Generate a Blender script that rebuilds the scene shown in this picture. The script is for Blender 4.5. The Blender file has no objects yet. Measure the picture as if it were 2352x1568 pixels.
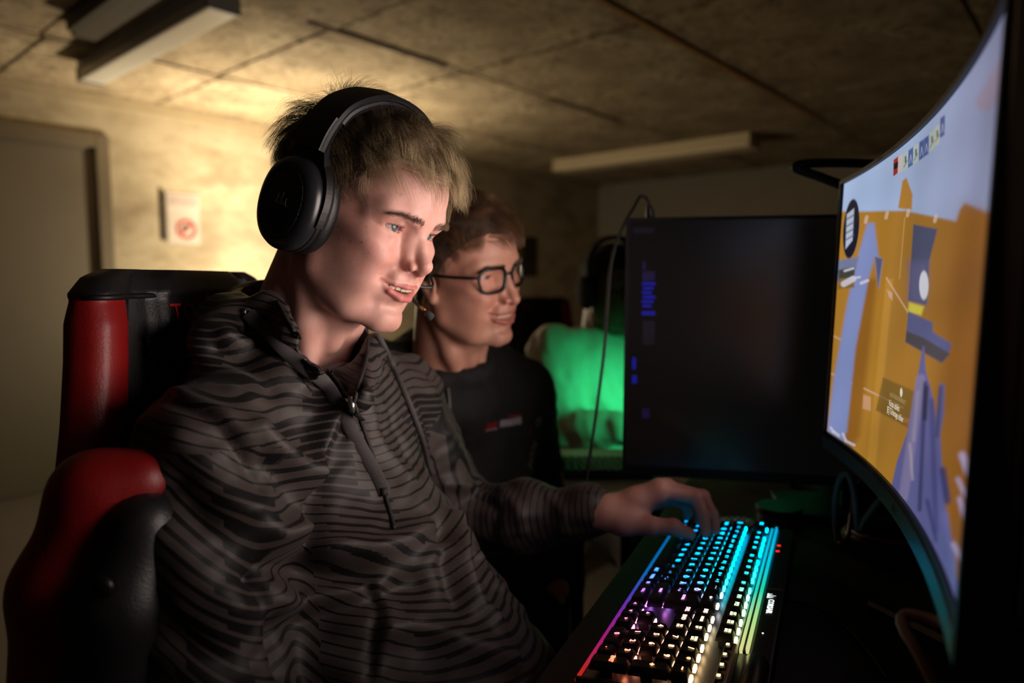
import bpy, bmesh, math, random
import numpy as np
from mathutils import Vector, Matrix
from mathutils.bvhtree import BVHTree

random.seed(7)
rng = np.random.default_rng(7)
SC = bpy.context.scene
COL = SC.collection

# ------------------------------------------------------------------ camera
FPX = 1568.0                      # focal length in pixels of the 2352 px wide frame (24 mm lens)
CAM = np.array([0.0, 0.0, 1.17])
PITCH = math.atan(144.0 / FPX)    # looking slightly down
FWD = np.array([0, math.cos(PITCH), -math.sin(PITCH)])
UPV = np.array([0, math.sin(PITCH), math.cos(PITCH)])
RGT = np.array([1.0, 0, 0])
cam_d = bpy.data.cameras.new('camera')
cam_d.sensor_width = 36.0
cam_d.lens = 36.0 * FPX / 2352.0
cam_d.clip_start = 0.02
cam_d.dof.use_dof = True
cam_d.dof.focus_distance = 0.70
cam_d.dof.aperture_fstop = 2.6
cam = bpy.data.objects.new('camera', cam_d)
COL.objects.link(cam)
cam.location = CAM
cam.rotation_euler = (math.pi / 2 - PITCH, 0, 0)
SC.camera = cam

# ------------------------------------------------------------------ world, exposure
SC.view_settings.view_transform = 'Standard'
SC.view_settings.look = 'None'
SC.view_settings.gamma = 1.0
SC.view_settings.exposure = 0.0
SC.view_settings.use_curve_mapping = False
world = bpy.data.worlds.new('world')
SC.world = world
world.use_nodes = True
bg = world.node_tree.nodes['Background']
bg.inputs[0].default_value = (0.02, 0.019, 0.018, 1)
bg.inputs[1].default_value = 0.05


def light(name, kind, loc, power, color, **kw):
    d = bpy.data.lights.new(name, kind)
    d.energy = power
    d.color = color
    for k, v in kw.items():
        setattr(d, k, v)
    o = bpy.data.objects.new(name, d)
    COL.objects.link(o)
    o.location = loc
    return o


def aim(o, target):
    d = Vector(target) - o.location
    o.rotation_euler = d.to_track_quat('-Z', 'Y').to_euler()


# warm standing lamp behind the seated player (its bulb; the lamp itself is built below)
LAMP = np.array([-1.36, 4.15, 1.14])
light('floor_lamp_bulb', 'POINT', LAMP, 46, (1.0, 0.83, 0.58), shadow_soft_size=0.06)
o = light('floor_lamp_uplight', 'SPOT', LAMP, 150, (1.0, 0.83, 0.58), spot_size=math.radians(128), spot_blend=.9, shadow_soft_size=0.06)
o.rotation_euler = (math.pi, 0, 0)
# weak fill light added far behind the camera, where no source is seen
o = light('far_fill', 'AREA', (0.32, -1.55, 2.085), 0.55, (1.0, 0.86, 0.70), shape='RECTANGLE', size=1.2, size_y=0.12)
o.rotation_euler = (0, 0, math.radians(-41.3))


# ------------------------------------------------------------------ helpers
def ray(px, py):
    return FWD + RGT * ((px - 1176.0) / FPX) + UPV * ((784.0 - py) / FPX)


def P(px, py, d):
    """world point that stands at depth d on the line of sight of a photo pixel"""
    return CAM + ray(px, py) * d


def onz(px, py, z):
    r = ray(px, py)
    return CAM + r * ((z - CAM[2]) / r[2])


def proj(pts):
    d = np.asarray(pts) - CAM
    z = d @ FWD
    return np.stack([1176 + FPX * (d @ RGT) / z, 784 - FPX * (d @ UPV) / z], -1)


def unit(v):
    v = np.asarray(v, float)
    return v / np.linalg.norm(v)


def tag(o, label=None, cat=None, group=None, kind=None):
    if label: o['label'] = label
    if cat: o['category'] = cat
    if group: o['group'] = group
    if kind: o['kind'] = kind
    return o


def empty(name, loc=(0, 0, 0), label=None, cat=None, group=None, kind=None, rot=None):
    o = bpy.data.objects.new(name, None)
    COL.objects.link(o)
    o.empty_display_size = 0.05
    o.location = loc
    if rot is not None: o.rotation_euler = rot
    return tag(o, label, cat, group, kind)


def link(name, me, parent=None, mat=None, loc=None):
    o = bpy.data.objects.new(name, me)
    COL.objects.link(o)
    if mat is not None and not me.materials:
        for m in (mat if isinstance(mat, (list, tuple)) else [mat]):
            me.materials.append(m)
    if parent is not None:
        o.parent = parent
    if loc is not None: o.location = loc
    return o


def pyd(name, v, f, smooth=True):
    me = bpy.data.meshes.new(name)
    me.from_pydata([tuple(map(float, q)) for q in v], [], [tuple(map(int, q)) for q in f])
    if smooth:
        me.polygons.foreach_set('use_smooth', np.ones(len(me.polygons), bool))
    me.update()
    return me


def fast_mesh(name, v, f, smooth=True):
    """v (n,3) float array, f (m,k) int array of equal-sized polygons"""
    v = np.ascontiguousarray(v, np.float32)
    f = np.ascontiguousarray(f, np.int32)
    me = bpy.data.meshes.new(name)
    me.vertices.add(len(v))
    me.vertices.foreach_set('co', v.ravel())
    k = f.shape[1]
    me.loops.add(f.size)
    me.loops.foreach_set('vertex_index', f.ravel())
    me.polygons.add(len(f))
    me.polygons.foreach_set('loop_start', np.arange(0, f.size, k, dtype=np.int32))
    if smooth:
        me.polygons.foreach_set('use_smooth', np.ones(len(f), bool))
    me.update(calc_edges=True)
    me.validate()
    return me


class MB:
    """collects simple shapes into one mesh"""
    def __init__(s): s.v = []; s.f = []

    def add(s, v, f):
        n = len(s.v); s.v += [tuple(q) for q in v]; s.f += [tuple(i + n for i in q) for q in f]; return s

    def box(s, lo, hi, M=None, bev=0.0):
        lo = np.array(lo, float); hi = np.array(hi, float)
        if bev <= 0:
            v = [(x, y, z) for z in (lo[2], hi[2]) for y in (lo[1], hi[1]) for x in (lo[0], hi[0])]
            f = [(0, 2, 3, 1), (4, 5, 7, 6), (0, 1, 5, 4), (2, 6, 7, 3), (0, 4, 6, 2), (1, 3, 7, 5)]
        else:
            bm = bmesh.new()
            bmesh.ops.create_cube(bm, size=1.0)
            c = (lo + hi) / 2; d = hi - lo
            for q in bm.verts: q.co = Vector(c + np.array(q.co) * d)
            bmesh.ops.bevel(bm, geom=bm.edges[:], offset=bev, segments=2, affect='EDGES', profile=0.6)
            bm.verts.index_update()
            v = [tuple(q.co) for q in bm.verts]; f = [[q.index for q in a.verts] for a in bm.faces]
            bm.free()
        if M is not None:
            v = [tuple(Matrix(M) @ Vector(q)) for q in v]
        return s.add(v, f)

    def tube(s, pts, r, n=8, cap=True, flat=1.0, up=None):
        pts = [np.asarray(q, float) for q in pts]
        m = len(pts)
        rr = r if hasattr(r, '__len__') else [r] * m
        v = []; f = []
        prev = None
        for i in range(m):
            t = unit(pts[min(i + 1, m - 1)] - pts[max(i - 1, 0)])
            if prev is None:
                a = np.array(up, float) if up is not None else (np.array([0, 0, 1.0]) if abs(t[2]) < .9 else np.array([1.0, 0, 0]))
            else:
                a = prev
            a = a - t * (a @ t); a = unit(a); prev = a
            b = np.cross(t, a)
            for k in range(n):
                w = 2 * math.pi * k / n
                v.append(pts[i] + rr[i] * (a * math.cos(w) * flat + b * math.sin(w)))
        for i in range(m - 1):
            for k in range(n):
                k2 = (k + 1) % n
                f.append((i * n + k, i * n + k2, (i + 1) * n + k2, (i + 1) * n + k))
        if cap:
            f.append(tuple(range(n))[::-1]); f.append(tuple((m - 1) * n + k for k in range(n)))
        return s.add(v, f)

    def lathe(s, prof, n=32, M=None, cap=True):
        """prof = [(r, z)...] about z"""
        v = []; f = []
        for r, z in prof:
            for k in range(n):
                w = 2 * math.pi * k / n
                v.append((r * math.cos(w), r * math.sin(w), z))
        for i in range(len(prof) - 1):
            for k in range(n):
                k2 = (k + 1) % n
                f.append((i * n + k, i * n + k2, (i + 1) * n + k2, (i + 1) * n + k))
        if cap:
            f.append(tuple(range(n))[::-1]); f.append(tuple((len(prof) - 1) * n + k for k in range(n)))
        if M is not None:
            v = [tuple(Matrix(M) @ Vector(q)) for q in v]
        return s.add(v, f)

    def prism(s, poly, z0, z1, M=None):
        n = len(poly)
        v = [(x, y, z0) for x, y in poly] + [(x, y, z1) for x, y in poly]
        f = [tuple(range(n))[::-1], tuple(range(n, 2 * n))] + [(i, (i + 1) % n, n + (i + 1) % n, n + i) for i in range(n)]
        if M is not None:
            v = [tuple(Matrix(M) @ Vector(q)) for q in v]
        return s.add(v, f)

    def build(s, name, mat, parent=None, smooth=False, auto=None):
        me = pyd(name, s.v, s.f, smooth)
        if auto is not None:
            bm = bmesh.new(); bm.from_mesh(me)
            for e in bm.edges:
                if len(e.link_faces) == 2 and e.calc_face_angle(0) > auto: e.smooth = False
            bm.to_mesh(me); bm.free()
        return link(name, me, parent, mat)


def spline(pts, n):
    """Catmull-Rom through pts, n samples"""
    p = np.asarray(pts, float)
    p = np.vstack([2 * p[0] - p[1], p, 2 * p[-1] - p[-2]])
    m = len(p) - 3
    out = []
    for t in np.linspace(0, m - 1e-9, n):
        i = int(t); u = t - i
        a, b, c, d = p[i:i + 4]
        out.append(.5 * ((2 * b) + (-a + c) * u + (2 * a - 5 * b + 4 * c - d) * u * u + (-a + 3 * b - 3 * c + d) * u ** 3))
    return np.array(out)


# ---- materials
def srgb(r, g, b):
    def c(x):
        x /= 255.0
        return x / 12.92 if x <= .04045 else ((x + .055) / 1.055) ** 2.4
    return (c(r), c(g), c(b), 1.0)


class NT:
    def __init__(s, name):
        s.m = bpy.data.materials.new(name); s.m.use_nodes = True
        s.t = s.m.node_tree; s.t.nodes.clear()
        s.out = s.n('ShaderNodeOutputMaterial'); s.b = s.n('ShaderNodeBsdfPrincipled')
        s.l(s.b.outputs[0], s.out.inputs[0])

    def n(s, t, **kw):
        o = s.t.nodes.new(t)
        for k, v in kw.items(): setattr(o, k, v)
        return o

    def l(s, a, b): s.t.links.new(a, b)

    def math(s, op, a, b=None, c=None):
        o = s.n('ShaderNodeMath', operation=op)
        for i, q in enumerate((a, b, c)):
            if q is None: continue
            if isinstance(q, (int, float)): o.inputs[i].default_value = q
            else: s.l(q, o.inputs[i])
        return o.outputs[0]

    def mix(s, fac, a, b):
        o = s.n('ShaderNodeMix', data_type='RGBA')
        for i, q in ((0, fac), (6, a), (7, b)):
            if isinstance(q, (int, float)): o.inputs[i].default_value = q
            elif isinstance(q, tuple): o.inputs[i].default_value = q
            else: s.l(q, o.inputs[i])
        return o.outputs[2]

    def coord(s, kind='Object', scale=None):
        o = s.n('ShaderNodeTexCoord').outputs[kind]
        if scale is not None:
            mp = s.n('ShaderNodeMapping'); mp.inputs['Scale'].default_value = scale
            s.l(o, mp.inputs[0]); o = mp.outputs[0]
        return o

    def noise(s, co, scale, detail=4, rough=.55):
        o = s.n('ShaderNodeTexNoise'); o.inputs['Scale'].default_value = scale
        o.inputs['Detail'].default_value = detail; o.inputs['Roughness'].default_value = rough
        if co is not None: s.l(co, o.inputs['Vector'])
        return o.outputs[0]

    def ramp(s, fac, stops, interp='LINEAR'):
        o = s.n('ShaderNodeValToRGB'); e = o.color_ramp.elements; o.color_ramp.interpolation = interp
        while len(e) < len(stops): e.new(0.5)
        for q, (p, c) in zip(e, stops):
            q.position = p; q.color = c if isinstance(c, tuple) else (c, c, c, 1)
        s.l(fac, o.inputs[0]); return o.outputs[0]

    def bump(s, h, strength=.3, dist=.01):
        o = s.n('ShaderNodeBump'); o.inputs['Strength'].default_value = strength; o.inputs['Distance'].default_value = dist
        s.l(h, o.inputs['Height']); s.l(o.outputs[0], s.b.inputs['Normal']); return o

    def set(s, **kw):
        for k, v in kw.items():
            i = s.b.inputs[k.replace('_', ' ')]
            if isinstance(v, (int, float, tuple)): i.default_value = v
            else: s.l(v, i)
        return s


def mat(name, c, rough=.6, metal=0.0, var=.25, scale=30.0, bump=0.0, bscale=None, emit=0.0, spec=.5, coat=0.0, sheen=0.0):
    """plain surface with a little procedural variation of tone"""
    t = NT(name)
    co = t.coord()
    n = t.noise(co, scale)
    d = tuple(q * (1 - var) for q in c[:3]) + (1,)
    e = tuple(min(1, q * (1 + var)) for q in c[:3]) + (1,)
    col = t.mix(n, d, e)
    t.set(Base_Color=col, Roughness=rough, Metallic=metal, Specular_IOR_Level=spec, Coat_Weight=coat, Sheen_Weight=sheen)
    if emit > 0:
        t.set(Emission_Color=col, Emission_Strength=emit)
    if bump > 0:
        t.bump(t.noise(co, bscale or scale * 6), bump, .002)
    return t.m


_txt = {}


def text_mesh(s, size, depth=.0004, align='CENTER', bold=0.0):
    k = (s, size, depth, align, bold)
    if k in _txt: return _txt[k]
    c = bpy.data.curves.new('t', 'FONT'); c.body = s; c.size = size; c.extrude = depth; c.align_x = align; c.align_y = 'CENTER'
    c.offset = bold; c.resolution_u = 2
    o = bpy.data.objects.new('t', c)
    me = bpy.data.meshes.new_from_object(o)
    me.name = 'lettering'
    bpy.data.objects.remove(o); bpy.data.curves.remove(c)
    me.materials.clear()
    _txt[k] = me
    return me

# ================================================================== the room
H = 2.20
CORNER = np.array([0.957, 7.670])
RU = np.array([-0.6595, -0.7517])     # along the wall on the left, towards the camera
RV = np.array([0.7517, -0.6595])      # along the wall on the right


def room(u, v, z):
    q = CORNER + RU * u + RV * v
    return np.array([q[0], q[1], z])


ROOM_M = Matrix(((RU[0], RV[0], 0, CORNER[0]), (RU[1], RV[1], 0, CORNER[1]), (0, 0, 1, 0), (0, 0, 0, 1)))
UM, VM = 8.6, 6.4

# concrete / plaster
t = NT('ceiling_board')
co = t.coord()
n1 = t.noise(co, 3.2, 8, .72); n2 = t.noise(co, 15, 6, .7); n3 = t.noise(co, 0.9, 3)
base = t.ramp(n1, [(.32, srgb(96, 82, 62)), (.50, srgb(164, 146, 116)), (.66, srgb(200, 184, 152))])
n4 = t.noise(co, 6.0, 6, .75)
spots = t.math('MAXIMUM', t.ramp(n2, [(.53, 0.0), (.62, .9)]), t.ramp(n4, [(.54, 0.0), (.63, 1.0)]))
wet = t.ramp(n3, [(.42, 0.0), (.70, 1.0)])
col = t.mix(t.math('MULTIPLY', spots, .8), base, srgb(86, 68, 46))
col = t.mix(t.math('MULTIPLY', wet, .35), col, srgb(120, 100, 70))
t.set(Base_Color=col, Roughness=.92)
t.bump(n2, .6, .010)
M_CEIL = t.m
t = NT('wall_plaster')
co = t.coord()
mp = t.n('ShaderNodeMapping'); mp.inputs['Scale'].default_value = (1, 1, 2.2); t.l(co, mp.inputs[0])
n1 = t.noise(mp.outputs[0], 2.6, 7, .62); n2 = t.noise(mp.outputs[0], 11, 5, .6)
col = t.ramp(n1, [(.34, srgb(150, 134, 108)), (.5, srgb(178, 164, 136)), (.66, srgb(190, 177, 150))])
col = t.mix(t.math('MULTIPLY', t.ramp(n2, [(.48, 0.0), (.7, 1.0)]), .3), col, srgb(138, 122, 98))
t.set(Base_Color=col, Roughness=.9)
t.bump(n1, .30, .02)
M_WALL = t.m
M_WALL2 = mat('painted_wall', srgb(146, 138, 124), .9, var=.12, scale=4, bump=.2, bscale=60)
M_FLOOR = mat('floor_lino', srgb(92, 86, 78), .6, var=.2, scale=6, bump=.1)
M_TRIM = mat('trim_paint', srgb(168, 152, 122), .7, var=.12, scale=12)
M_JOINT = mat('joint_dark', srgb(84, 68, 48), .95, var=.3, scale=20)
M_DOOR = mat('door_paint', srgb(120, 110, 94), .6, var=.06, scale=5)
M_DFRAME = mat('door_frame_paint', srgb(116, 104, 84), .6, var=.1, scale=8)


def struct(name, mb, m, parent=None, smooth=False):
    o = mb.build(name, m, parent, smooth)
    if parent is None:
        o['kind'] = 'structure'
    return o


RM = ROOM_M
struct('floor', MB().box((-.1, -.1, -.1), (UM + .1, VM + .1, 0), RM), M_FLOOR)
# wall with the door: opening between u 4.99 and 5.93, to z 1.915
DU0, DU1, DZ = 4.99, 5.93, 1.915
w = MB()
w.box((-.1, -.12, 0), (DU0, 0, H + .1), RM).box((DU1, -.12, 0), (UM + .1, 0, H + .1), RM).box((DU0, -.12, DZ), (DU1, 0, H + .1), RM)
struct('wall_left', w, M_WALL)
struct('wall_back', MB().box((-.12, 0, 0), (0, VM, H + .1), RM), M_WALL2)
M_WALL3 = mat('unseen_wall_dimmed', srgb(58, 56, 54), .9, var=.12, scale=4)  # unseen walls, coloured dark so the black monitor reflects little light
struct('wall_right', MB().box((0, VM, 0), (UM, VM + .1, H + .1), RM), M_WALL3)
struct('wall_behind', MB().box((UM, 0, 0), (UM + .1, VM, H + .1), RM), M_WALL3)
ceil = struct('ceiling', MB().box((-.1, -.1, H + .02), (UM + .1, VM + .1, H + .12), RM), M_JOINT)
# ceiling boards, 0.78 x 1.0 m, with open joints
vl = [0, .86, 1.855, 2.855, 3.86, 4.86, 5.86, VM]
k = 0
shared = {}
for j in range(len(vl) - 1):
    ul = [0] + [u for u in (np.arange(-1, 12) * .775 + .02 + (0 if j % 2 == 0 else .02)) if .2 < u < UM - .2] + [UM]
    for i in range(len(ul) - 1):
        g = .007
        du, dv = ul[i + 1] - ul[i], vl[j + 1] - vl[j]
        key = (round(du, 3), round(dv, 3))
        if key not in shared:
            shared[key] = MB().box((-du / 2 + g, -dv / 2 + g, 0), (du / 2 - g, dv / 2 - g, .022), bev=.004)
            shared[key] = pyd('ceiling_panel', shared[key].v, shared[key].f, False)
        o = link('ceiling_panel', shared[key], ceil, M_CEIL)
        q = room((ul[i] + ul[i + 1]) / 2, (vl[j] + vl[j + 1]) / 2, H - .003 + random.uniform(-.003, .003))
        o.matrix_world = Matrix.Translation(q) @ RM.to_3x3().to_4x4()
# cover strips along some joints
for n_, (a, b) in enumerate(((((2.855), 1.6), (2.855, 4.35)), ((1.855, 2.5), (1.855, 3.25)), ((1.855, 4.05), (1.855, 4.8)))):
    struct('trim_%d' % (n_ + 5), MB().box((a[1], a[0] - .014, H - .012), (b[1], a[0] + .014, H - .002), RM),
           [mat('wood_strip', srgb(150, 110, 66), .7), M_JOINT, M_JOINT][n_], None)
struct('trim_1', MB().box((0, 0, H - .062), (UM, .022, H - .012), RM).box((0, 0, H - .03), (UM, .04, H - .006), RM), M_TRIM)
struct('trim_2', MB().box((0, 0, H - .05), (.02, VM, H - .012), RM), M_WALL2)
struct('baseboard_left', MB().box((0, 0, 0), (DU0 - .06, .014, .07), RM).box((DU1 + .06, 0, 0), (UM, .014, .07), RM), M_TRIM)
struct('baseboard_back', MB().box((0, .014, 0), (.014, VM, .07), RM), M_TRIM)
# door with frame
d = empty('door_1', room((DU0 + DU1) / 2, 0, 0), kind='structure')
d['label'] = 'plain grey-beige door in a moulded frame in the plaster wall'


def local_room(mb, origin_u):
    return mb


def part(mb, name, m, parent, smooth=False, auto=None):
    """build in world coordinates, then hand to a parent with a location"""
    o = mb.build(name, m, None, smooth, auto)
    o.parent = parent
    bpy.context.view_layer.update() if parent.matrix_world != parent.matrix_basis else None
    o.matrix_parent_inverse = parent.matrix_basis.inverted()
    return o


part(MB().box((DU0 + .01, -.055, .005), (DU1 - .01, -.016, DZ - .01), RM), 'door_leaf', M_DOOR, d)
fr = MB()
for lo, hi in (((DU0 - .06, -.04, 0), (DU0 + .012, .022, DZ + .06)), ((DU1 - .012, -.04, 0), (DU1 + .06, .022, DZ + .06)),
               ((DU0 + .012, -.04, DZ - .012), (DU1 - .012, .022, DZ + .06))):
    fr.box(lo, hi, RM, bev=.006)
part(fr, 'door_frame', M_DFRAME, d)
fr = MB()
for lo, hi in (((DU0 + .012, -.015, 0), (DU0 + .03, -.004, DZ - .012)), ((DU1 - .03, -.015, 0), (DU1 - .012, -.004, DZ - .012)),
               ((DU0 + .03, -.015, DZ - .03), (DU1 - .03, -.004, DZ - .012))):
    fr.box(lo, hi, RM)
part(fr, 'door_stop', M_DFRAME, d)
hd = MB().box((DU1 - .09, -.016, .93), (DU1 - .05, -.008, 1.10), RM, bev=.003).tube([room(DU1 - .07, -.02, 1.04), room(DU1 - .07, .03, 1.04), room(DU1 - .19, .03, 1.04)], .009)
part(hd, 'handle', mat('brushed_steel', srgb(150, 150, 150), .35, 1.0), d)

# fluorescent batten lights
M_BATTEN = mat('batten_enamel', srgb(222, 205, 170), .45, var=.06, scale=5)
M_BATTEN2 = mat('batten_grey', srgb(150, 152, 148), .45, var=.06, scale=5)
M_DIFF = mat('batten_diffuser', srgb(205, 200, 186), .35, var=.04, scale=5)


def batten(u0, u1, v0, v1, label, m, m2):
    c = room((u0 + u1) / 2, (v0 + v1) / 2, H)
    e = empty('ceiling_light', c, label, 'ceiling light')
    part(MB().box((u0, v0, H - .045), (u1, v1, H - .004), RM, bev=.004), 'housing', m, e)
    a = (u1 - u0) * .10
    part(MB().box((u0 - .0, v0 + .015, H - .10), (u1 + .0, v1 - .015, H - .047), RM, bev=.01), 'diffuser', m2, e)
    for q in (v0 - .004, v1 - .012):
        part(MB().box((u0 - .004, q, H - .104), (u1 + .004, q + .016, H - .04), RM, bev=.003), 'end_cap', m, e)
    return e


batten(1.42, 1.62, .62, 2.36, 'long cream fluorescent batten light hanging under the ceiling by the back wall', M_BATTEN, M_BATTEN)
batten(5.14, 5.25, .60, 1.95, 'grey fluorescent batten light on the ceiling in front of the door wall', M_BATTEN2, M_DIFF)
batten(7.26, 7.46, 4.98, 6.20, 'unseen batten light added on the ceiling behind the camera for the fill light', M_BATTEN, M_BATTEN)  # out of view, added as a fixture for the fill light
e = empty('cable_trunking', room(5.39, 1.7, H), 'dark brown cable trunking box beside the grey batten light', 'trunking')
part(MB().box((5.33, 1.10, H - .05), (5.42, 2.6, H - .004), RM, bev=.004), 'channel', mat('trunking_brown', srgb(62, 52, 36), .7), e)
part(MB().box((5.42, 1.22, H - .07), (5.47, 2.6, H - .004), RM, bev=.004), 'cover', mat('trunking_cover', srgb(58, 54, 38), .7), e)

# sign with a red ring on the left wall
M_PAPER = mat('notice_paper', srgb(200, 188, 176), .8, var=.05, scale=9)
M_RED = mat('notice_red', srgb(186, 58, 44), .7, var=.1)
M_INK = mat('notice_ink', srgb(70, 46, 44), .8)
e = empty('notice_sign', room(4.53, .004, 1.52), 'white paper notice with a red ring symbol on the plaster wall', 'sign')
part(MB().box((4.43, .001, 1.385), (4.625, .006, 1.69), RM), 'paper', M_PAPER, e)
WM = ROOM_M @ Matrix(((0, 0, 0, 0),) * 4) if False else None


def wall_disc(u, z, r0, r1, y0, y1, n=36):
    mb = MB(); v = []; f = []
    for y in (y0, y1):
        for r in (r0, r1):
            for k in range(n):
                w_ = 2 * math.pi * k / n
                v.append(room(u + r * math.cos(w_), y, z + r * math.sin(w_)))
    for k in range(n):
        k2 = (k + 1) % n
        f += [(2 * n + k, 2 * n + k2, 3 * n + k2, 3 * n + k), (3 * n + k, 3 * n + k2, n + k2, n + k)]
    return mb.add(v, f)


part(wall_disc(4.515, 1.475, .045, .062, .006, .0085), 'red_ring', M_RED, e)
bar = MB(); a = math.radians(-45)
bar.add([room(4.515 + x * math.cos(a) - y * math.sin(a), .0085, 1.475 + x * math.sin(a) + y * math.cos(a)) for x, y in ((-.05, -.007), (.05, -.007), (.05, .007), (-.05, .007))], [(0, 1, 2, 3)])
part(bar, 'red_bar', M_RED, e)
ph = MB(); a = math.radians(-25)
ph.add([room(4.515 + x * math.cos(a) - y * math.sin(a), .0075, 1.478 + x * math.sin(a) + y * math.cos(a)) for x, y in ((-.03, .0), (-.022, .022), (.022, .022), (.03, .0), (.014, -.004), (.012, .008), (-.012, .008), (-.014, -.004))], [(0, 1, 5, 6), (0, 6, 7), (1, 2, 4, 5), (2, 3, 4)])
part(ph, 'pictogram', M_INK, e)
part(MB().box((4.44, .006, 1.615), (4.615, .0075, 1.675), RM), 'header_band', mat('notice_header', srgb(176, 160, 150), .8), e)
e = empty('metal_strip', room(4.648, .012, 1.53), 'narrow dark metal strip on the wall beside the notice', 'strip')
part(MB().box((4.640, .0, 1.40), (4.656, .02, 1.70), RM, bev=.003), 'strip_body', mat('strip_metal', srgb(74, 66, 54), .5), e)
M_BRK = mat('strip_bracket', srgb(60, 54, 46), .5)
for z_ in (1.43, 1.65):
    part(MB().box((4.636, .0, z_), (4.660, .012, z_ + .02), RM), 'bracket', M_BRK, e)

# dark poster far along the left wall
e = empty('poster', room(1.22, .004, 1.38), 'dark poster with a small yellow mark on the far wall behind the man with glasses', 'poster')
part(MB().box((1.08, .001, 1.19), (1.36, .006, 1.58), RM), 'sheet', mat('poster_dark', srgb(44, 38, 32), .7, var=.4, scale=9), e)
part(MB().box((1.30, .006, 1.37), (1.35, .0075, 1.44), RM), 'yellow_mark', mat('poster_yellow', srgb(150, 118, 20), .7), e)
part(MB().box((1.12, .006, 1.24), (1.26, .0075, 1.33), RM), 'picture_block', mat('poster_block', srgb(70, 58, 42), .7, var=.5, scale=30), e)

# standing lamp behind the player's chair (source of the warm glow on wall and ceiling)
e = empty('floor_lamp', (LAMP[0], LAMP[1], 0), 'small standing lamp glowing warm behind the gaming chair', 'lamp')
M_LBLK = mat('lamp_black', srgb(30, 28, 26), .5)
part(MB().lathe([(.001, 0), (.13, 0), (.13, .015), (.02, .03), (.001, .03)], 28, Matrix.Translation((LAMP[0], LAMP[1], 0))), 'base', M_LBLK, e, True, .6)
part(MB().tube([(LAMP[0], LAMP[1], .02), (LAMP[0], LAMP[1], 1.00)], .011), 'pole', M_LBLK, e, True)
part(MB().lathe([(.02, .98), (.045, 1.00), (.075, 1.07), (.072, 1.07), (.042, 1.005), (.02, .99)], 28, Matrix.Translation((LAMP[0], LAMP[1], 0)), cap=False), 'shade', M_LBLK, e, True)

# ================================================================== desks
DZK = .7735                                   # desk top height
KC = np.array([0.2221, 0.7867, 0.8165])       # pose of the keyboard's key tops (legend plane)
KYAW, KTILT = math.radians(-115.4), math.radians(6.0)
KX = np.array([math.cos(KYAW), math.sin(KYAW), 0])       # towards the number pad
KY = np.array([-math.sin(KYAW), math.cos(KYAW), 0])      # towards the back of the keyboard
M_DESK = mat('desk_laminate', srgb(26, 22, 19), .55, var=.25, scale=14, bump=.05)
M_DLEG = mat('desk_leg_steel', srgb(36, 36, 38), .45, .6)
DM = Matrix(((KX[0], KY[0], 0, KC[0]), (KX[1], KY[1], 0, KC[1]), (0, 0, 1, 0), (0, 0, 0, 1)))


def desk(label, M, x0, x1, y0, y1, legs):
    e = empty('desk', (M.translation.x, M.translation.y, 0), label, 'desk')
    part(MB().box((x0, y0, DZK - .028), (x1, y1, DZK), M, bev=.003), 'tabletop', M_DESK, e)
    for lx, ly in legs:
        part(MB().box((lx - .025, ly - .025, 0), (lx + .025, ly + .025, DZK - .028), M), 'leg', M_DLEG, e)
    part(MB().box((x0 + .05, y1 - .09, DZK - .11), (x1 - .05, y1 - .06, DZK - .03), M), 'apron', M_DLEG, e)
    return e


desk('long dark laminate desk carrying the lit keyboard and the curved monitor', DM, -.62, .95, -.118, .62,
     ((-.56, -.10), (.89, -.10), (-.56, .56), (.89, .56)))

# ================================================================== curved monitor
MC = np.array([0.373, 0.643, 1.139])
MYAW, MTLT, MROL = math.radians(-108.3), math.radians(-1.6), math.radians(-2.1)
MW, MR = .60, 1.80
MH = MW * 9 / 16


def rot3(y, t_, r):
    return np.array((Matrix.Rotation(y, 3, 'Z') @ Matrix.Rotation(t_, 3, 'X') @ Matrix.Rotation(r, 3, 'Y')))


MROT = rot3(MYAW, MTLT, MROL)


def scr(s, t_, out=0.0):
    """point of the curved panel; s, t in -1..1, out = metres in front of it"""
    a = np.asarray(s) * MW / 2 / MR
    rr = MR - out
    loc = np.stack([rr * np.sin(a), -MR + rr * np.cos(a) + 0 * np.asarray(t_), np.asarray(t_) * MH / 2 + 0 * a], -1)
    # concave towards the player: centre of curvature lies in front (-y)
    return loc @ MROT.T + MC


NXS, NYS = 560, 316
ss, tt = np.meshgrid(np.linspace(-1, 1, NXS), np.linspace(-1, 1, NYS))
pts = scr(ss.ravel(), tt.ravel())
pp = proj(pts)
X, Y = pp[:, 0], pp[:, 1]
# picture on the screen (game view), colours as displayed
colr = np.zeros((len(X), 3))


def lin(c):
    return np.array(srgb(*c)[:3])


def sstep(a, b, x):
    q = np.clip((x - a) / (b - a), 0, 1)
    return q * q * (3 - 2 * q)


def paint(mask, c):
    global colr
    c = lin(c) if isinstance(c, tuple) else c
    mask = np.clip(mask, 0, 1)[:, None]
    colr = colr * (1 - mask) + c * mask


def poly(pts_, soft=2.0):
    """soft mask of a polygon given in picture coordinates"""
    q = np.array(pts_, float)
    inside = np.zeros(len(X), bool); dist = np.full(len(X), 1e9)
    n = len(q)
    for i in range(n):
        a, b = q[i], q[(i + 1) % n]
        c = ((a[1] > Y) != (b[1] > Y)) & (X < (b[0] - a[0]) * (Y - a[1]) / (b[1] - a[1] + 1e-12) + a[0])
        inside ^= c
        d = b - a; L = d @ d
        u = np.clip(((X - a[0]) * d[0] + (Y - a[1]) * d[1]) / L, 0, 1)
        dist = np.minimum(dist, np.hypot(X - a[0] - u * d[0], Y - a[1] - u * d[1]))
    sd = np.where(inside, dist, -dist)
    return sstep(-soft, soft, sd)


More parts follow.
